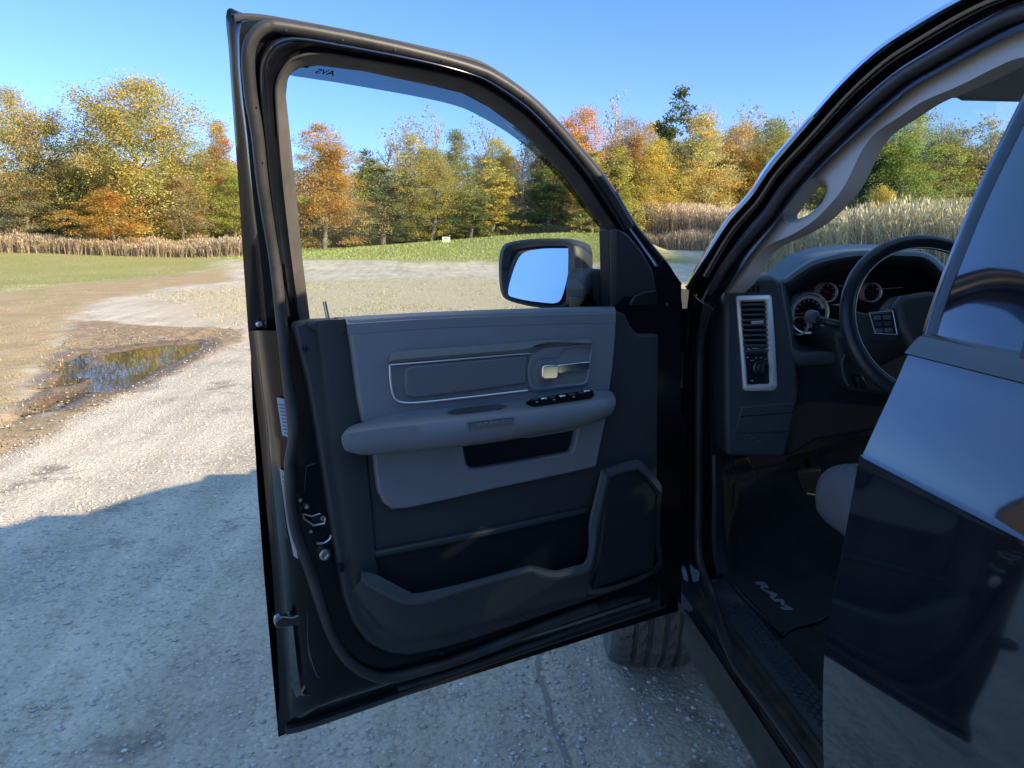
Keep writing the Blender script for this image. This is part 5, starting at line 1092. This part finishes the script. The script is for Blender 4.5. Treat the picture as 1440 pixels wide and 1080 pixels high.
# roof
roof = []
for y_, z0, z1, x0_ in ((1.37, 1.74, 1.80, .735), (1.25, 1.83, 1.885, .765), (1.0, 1.865, 1.93, .765), (.5, 1.88, 1.95, .77), (-.3, 1.88, 1.95, .78), (-.95, 1.86, 1.92, .80), (-1.0, 1.80, 1.86, .80)):
    roof.append([Vector((x0_+(3.0-2*x0_)*t, y_, z0+(z1-z0)*math.sin(math.pi*min(max(t, 0), 1))**.5)) for t in (0, .04, .12, .3, .5, .7, .88, .96, 1)])
loft_body('roof', roof, PAINT, m=3, ang=60)
# windscreen
def wsx(y_, z, x): return Vector((x, y_, z))
WS = [[Vector((x, 2.36-.10*abs((x-1.5)/.85)**2.5, 1.27)) for x in (.72, .9, 1.2, 1.5, 1.8, 2.1, 2.28)], [Vector((x, 1.45-.06*abs((x-1.5)/.7)**2.5, 1.80)) for x in (.80, .95, 1.2, 1.5, 1.8, 2.05, 2.20)]]
rails('windscreen', WS, WSHIELD, TR, m=3)
# bonnet, wings, nose
hood = []
for y_, zc, zs in ((2.38, 1.27, 1.16), (2.65, 1.25, 1.10), (2.95, 1.20, 1.02), (3.2, 1.13, .95), (3.36, 1.03, .88), (3.42, .90, .84)):
    w_ = .97-(.0 if y_ < 2.6 else (y_-2.6)**2*.25)
    hood.append([Vector((1.5+w_*t, y_-.22*abs(t)**3*(1 if y_ > 3.2 else .2), zs+(zc-zs)*(1-abs(t)**4)-.03*(abs(t) > .95))) for t in (-.97, -.9, -.7, -.4, 0, .4, .7, .9, .97)])
loft_body('bonnet', hood, PAINT, m=3, ang=60)
WY = 2.50; WR = .41
def arch(cx, cy, R_, z0, n=16): return [Vector((cx, cy+R_*math.cos(a), z0+R_*math.sin(a))) for a in [rad(-8+(156+8)*i/n) for i in range(n+1)]]
for sgn, xo in ((1, .50), (-1, 2.50)):
    A_ = arch(xo, WY, .47, WR); 
    top = [Vector((xo+sgn*(.03+.16*max(0, math.cos(a))**2), min(max(WY+.47*math.cos(a)*2.1, 1.90), 3.22), 1.10-.20*max(0, min(1, (math.cos(a)+.3)/1.2)))) for a in [rad(-8+(156+8)*i/16) for i in range(17)]]
    mid = [(a*.5+t*.5)+Vector((-sgn*.01, 0, 0)) for a, t in zip(A_, top)]
    lowA = [Vector((xo+sgn*.04, WY+.47, .42))]+[];
    rails('front_wing', [[a+Vector((sgn*.12, 0, 0)) for a in A_], A_, mid, top, [t+Vector((sgn*.10, 0, .04)) for t in top]], PAINT, TR, m=1, ang=50)
    V, Fc = plate_vf([Vector((xo+sgn*.03, y_, z)) for y_, z in ((1.90, .66), (WY-.44, .66), (WY-.40, .80), (1.90, 1.10))], (sgn*.03, 0, 0)); mk('front_wing', V, Fc, PAINT, TR)
    V, Fc = plate_vf([Vector((xo+sgn*.03, y_, z)) for y_, z in ((WY+.47, .50), (3.22, .50), (3.22, .88), (WY+.47, WR))], (sgn*.03, 0, 0)); mk('front_wing', V, Fc, PAINT, TR)
V, Fc = box_vf((.62, 3.27, .42), (2.38, 3.55, .74)); mk('front_bumper', V, Fc, CHROME, TR, bevel=.05, seg=4)
V, Fc = box_vf((.95, 3.38, .76), (2.05, 3.54, 1.0)); mk('grille', V, Fc, BLKSM, TR, bevel=.03, seg=3)
for xx in (.64, 2.08):
    V, Fc = box_vf((xx, 3.28, .78), (xx+.28, 3.48, .98)); mk('headlight', V, Fc, CHROME, TR, bevel=.03, seg=3)
# inner arch / chassis darkness
V, Fc = box_vf((.97, 2.36, .35), (2.03, 3.3, .95)); mk('engine_bay', V, Fc, BLKPL, TR, bevel=0, smooth=False)
V, Fc = box_vf((.95, -2.8, .34), (2.05, 1.9, .44)); mk('chassis', V, Fc, BLKPL, TR, bevel=0, smooth=False)
# far side of the cab
xs_ = 2.5
V, Fc = plate_vf([Vector((xs_-.03, y_, z)) for y_, z in ((1.9, .48), (1.9, 1.34), (-1.0, 1.34), (-1.0, .48))], (-.10, 0, 0)); mk('far_doors', V, Fc, PAINT, TR, bevel=.02, recalc=True)
for ya, yb, yc, yd in ((1.97, 1.84, 1.25, 1.06), (.98, .72, .92, .66), (-.15, -.23, -.15, -.23), (-.9, -1.0, -.85, -.95)):  # middle pillar is widened to block sun from the lower dash
    mk('far_pillar', [Vector((xs_-.10, ya, 1.33)), Vector((xs_-.10, yb, 1.33)), Vector((xs_-.27, yd, 1.86)), Vector((xs_-.27, yc, 1.86)), Vector((xs_-.15, ya, 1.33)), Vector((xs_-.15, yb, 1.33)), Vector((xs_-.32, yd, 1.86)), Vector((xs_-.32, yc, 1.86))], [(0, 1, 2, 3), (7, 6, 5, 4), (0, 3, 7, 4), (1, 5, 6, 2), (0, 4, 5, 1), (3, 2, 6, 7)], BLKPL, TR, smooth=False)
mk('far_front_glass', [Vector(p) for p in ((xs_-.12, 1.95, 1.33), (xs_-.12, .95, 1.33), (xs_-.29, .9, 1.80), (xs_-.29, 1.2, 1.80))], [(0, 1, 2, 3)], FTINT, TR, smooth=False)
mk('far_rear_glass', [Vector(p) for p in ((xs_-.12, .74, 1.33), (xs_-.12, -1.0, 1.33), (xs_-.29, -1.0, 1.86), (xs_-.29, .68, 1.86))], [(0, 1, 2, 3)], PRIV, TR, smooth=False)
mk('far_header', [Vector(p) for p in ((xs_-.255, 1.25, 1.76), (xs_-.255, -1.0, 1.76), (xs_-.29, -1.0, 1.87), (xs_-.29, 1.15, 1.87), (xs_-.33, 1.25, 1.76), (xs_-.33, -1.0, 1.76))], [(0, 1, 2, 3), (0, 4, 5, 1)], HEADL, TR, smooth=False)
# back of the cab and cargo bed
V, Fc = plate_vf([Vector((x, -1.0, z)) for x, z in ((.56, .5), (2.44, .5), (2.46, 1.36), (2.22, 1.84), (.78, 1.84), (.54, 1.36))], (0, .05, 0), [[Vector((x, -1.0, z)) for x, z in ((.85, 1.38), (2.15, 1.38), (2.02, 1.72), (.98, 1.72))]]); mk('cab_rear_wall', V, Fc, PAINT, TR, recalc=True)
mk('rear_cab_glass', [Vector((x, -.98, z)) for x, z in ((.85, 1.38), (2.15, 1.38), (2.02, 1.72), (.98, 1.72))], [(0, 1, 2, 3)], DARKGL, TR, smooth=False)
V, Fc = plate_vf([Vector((x, YF-1.05, z)) for x, z in ((.56, .5), (.60, .5), (.60, 1.36), (.82, 1.84), (.78, 1.84), (.54, 1.36))], (0, -.75, 0)); mk('cab_quarter', V, Fc, PAINT, TR, recalc=True)
bed = MB()
for x in (.50, 2.44): bed.add(*box_vf((x, -2.85, .55), (x+.06, -1.04, 1.34)))
bed.add(*box_vf((.50, -1.12, .55), (2.5, -1.06, 1.34))); bed.add(*box_vf((.55, -2.9, .60), (2.45, -2.84, 1.34))); bed.add(*box_vf((.56, -2.85, .78), (2.44, -1.1, .84)))
bed.build('cargo_bed', PAINT, TR, bevel=.015)
# wheels
def wheel(cx, cy, steer=0, out=-1):
    wob = bpy.data.objects.new('wheel', None); COL.objects.link(wob); wob.parent = TR; wob.location = Vector((cx, cy, WR))-Vector(TR.location)
    R_ = WR; W2 = .138; pr = [(.27, -.125), (.30, -.138), (.345, -.146), (.375, -.143), (.390, -.132), (.398, -.118)]
    tread = []
    xs = np.linspace(-.115, .115, 47); gr_ = [-.068, -.024, .024, .068]
    for x in xs:
        dip = max([0]+[1 for g in gr_ if abs(x-g) < .0075]); tread.append((R_-abs(x/.14)**3*.020-.014*dip, x))
    full = pr+tread+[(r, -x) for r, x in pr[::-1]]
    n = 180; V = []; Fc = []
    ca, sa = math.cos(steer), math.sin(steer)
    for i in range(n):
        a = 2*math.pi*i/n
        for r, x in full:
            rr_ = r
            if r > .385:
                kx = abs(x)
                # sipes and lateral lugs
                if ((i+int(x*160)) % 5 == 0) and .034 < kx < .060: rr_ -= .009
                if ((i+int(x*60)) % 4 == 0) and kx > .075: rr_ -= .010
                if ((i*1+int(abs(x)*200)) % 6 == 0) and kx < .018: rr_ -= .004
            lx, ly, lz = x, rr_*math.cos(a), rr_*math.sin(a)
            V.append((cx+lx*ca-ly*sa, cy+lx*sa+ly*ca, WR+lz))
    k = len(full)
    for i in range(n):
        for j in range(k-1): Fc.append((i*k+j, i*k+j+1, ((i+1) % n)*k+j+1, ((i+1) % n)*k+j))
    mk('tyre', V, Fc, TYRE, wob, ang=18)
    V, Fc = lathe_vf((cx, cy, WR), (ca*out, sa*out, 0), [(.0, .10), (.05, .10), (.07, .08), (.20, .07), (.245, .10), (.268, .13), (.275, .12), (.27, -.10)], 40); mk('rim', V, Fc, RIM, wob, ang=30)
wheel(.745, WY, rad(-9)); wheel(2.25, WY, rad(-9), 1); wheel(.70, -1.85); wheel(2.30, -1.85, 0, 1)
for cx in (.60, 2.40):
    V, Fc = lathe_vf((cx+(.10 if cx < 1 else -.10), WY, WR), (1, 0, 0), [(.50, -.16), (.50, .16)], 32); Fc = [f for f in Fc if True]
    V2 = [v for v in V]; mk('wheel_arch_liner', V2, [f for f in Fc if sum(V2[i].z for i in f)/4 > WR+.27], BLKPL, TR)
# ------------------------------------------------------------------ floor mat (loose)
mp = [PZ(u, v, FZ+.012) for u, v in [(1026,812),(1022,770),(1030,724),(1140,716),(1230,735),(1260,860),(1180,858),(1150,872),(1118,880),(1104,888),(1096,886)]]
FM = bpy.data.objects.new('floor_mat', None); COL.objects.link(FM); c_ = sum(mp, Vector())/len(mp); FM.location = (c_.x, c_.y, FZ)
tag(FM, 'black carpet floor mat with silver lettering lying in the driver footwell', 'floor mat')
plate('mat_pad', mp, (0, 0, -.011), MATC, FM, bevel=.004, seg=3)
tube('mat_edging', [p+Vector((0, 0, -.004)) for p in mp], .004, M('mat_binding', (.03, .035, .045), .7), FM, k=8, m=3, closed=True)
zq = FZ+.0135
text_quad('RAM', 'lettering', [PZ(1060.5, 818, zq), PZ(1101, 857.5, zq), PZ(1074, 818, zq), PZ(1116, 857.5, zq)], (0, 0, 0), MATTXT, FM, bold=.05)
# ------------------------------------------------------------------ light, sky, camera
LX, LY = 2.2, 1.4
Ls = math.hypot(LX, LY); EL = math.atan(1/Ls)
sun = bpy.data.lights.new('sun', 'SUN'); sun.energy = 3.9; sun.angle = rad(.5); sun.color = (1, .82, .55)
so = bpy.data.objects.new('sun', sun); COL.objects.link(so); so.location = (60, -40, 40)
so.rotation_euler = Vector((LX, -LY, 1)).to_track_quat('Z', 'Y').to_euler()
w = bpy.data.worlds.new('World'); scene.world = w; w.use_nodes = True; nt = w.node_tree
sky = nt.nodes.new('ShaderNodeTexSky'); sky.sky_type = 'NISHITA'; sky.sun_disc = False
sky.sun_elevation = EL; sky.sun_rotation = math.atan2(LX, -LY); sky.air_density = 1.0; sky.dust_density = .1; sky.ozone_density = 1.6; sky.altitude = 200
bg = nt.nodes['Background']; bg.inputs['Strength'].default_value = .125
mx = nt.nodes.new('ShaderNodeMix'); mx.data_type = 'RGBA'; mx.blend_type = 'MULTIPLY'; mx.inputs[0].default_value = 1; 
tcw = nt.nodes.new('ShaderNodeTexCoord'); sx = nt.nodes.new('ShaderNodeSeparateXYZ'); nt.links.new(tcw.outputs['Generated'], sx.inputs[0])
rp = nt.nodes.new('ShaderNodeValToRGB'); el = rp.color_ramp.elements  # ramp over the sky: deeper low down, brightened overhead to add fill light
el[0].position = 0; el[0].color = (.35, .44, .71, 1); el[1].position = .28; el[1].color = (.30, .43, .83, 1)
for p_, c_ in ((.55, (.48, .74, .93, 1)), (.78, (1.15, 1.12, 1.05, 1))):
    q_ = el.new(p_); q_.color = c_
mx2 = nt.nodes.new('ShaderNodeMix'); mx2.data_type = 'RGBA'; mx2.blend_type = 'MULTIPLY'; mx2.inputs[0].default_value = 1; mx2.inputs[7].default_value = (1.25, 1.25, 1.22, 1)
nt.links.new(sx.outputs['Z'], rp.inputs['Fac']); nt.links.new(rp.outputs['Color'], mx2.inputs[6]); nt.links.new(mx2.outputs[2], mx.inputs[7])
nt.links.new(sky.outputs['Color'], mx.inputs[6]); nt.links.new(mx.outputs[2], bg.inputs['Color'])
cam = bpy.data.cameras.new('camera'); cam.sensor_width = 36; cam.lens = F/1440*36; cam.clip_start = .02; cam.clip_end = 3000
co = bpy.data.objects.new('camera', cam); COL.objects.link(co); co.location = (0, 0, CZ); co.rotation_euler = (math.pi/2-TH, 0, -PS)
scene.camera = co
scene.render.engine = 'CYCLES'; scene.cycles.max_bounces = 8; scene.cycles.transparent_max_bounces = 16
scene.view_settings.view_transform = 'Standard'; scene.view_settings.look = 'None'; scene.view_settings.gamma = 1; scene.view_settings.exposure = 1.35
scene.render.resolution_x = 1024; scene.render.resolution_y = 768
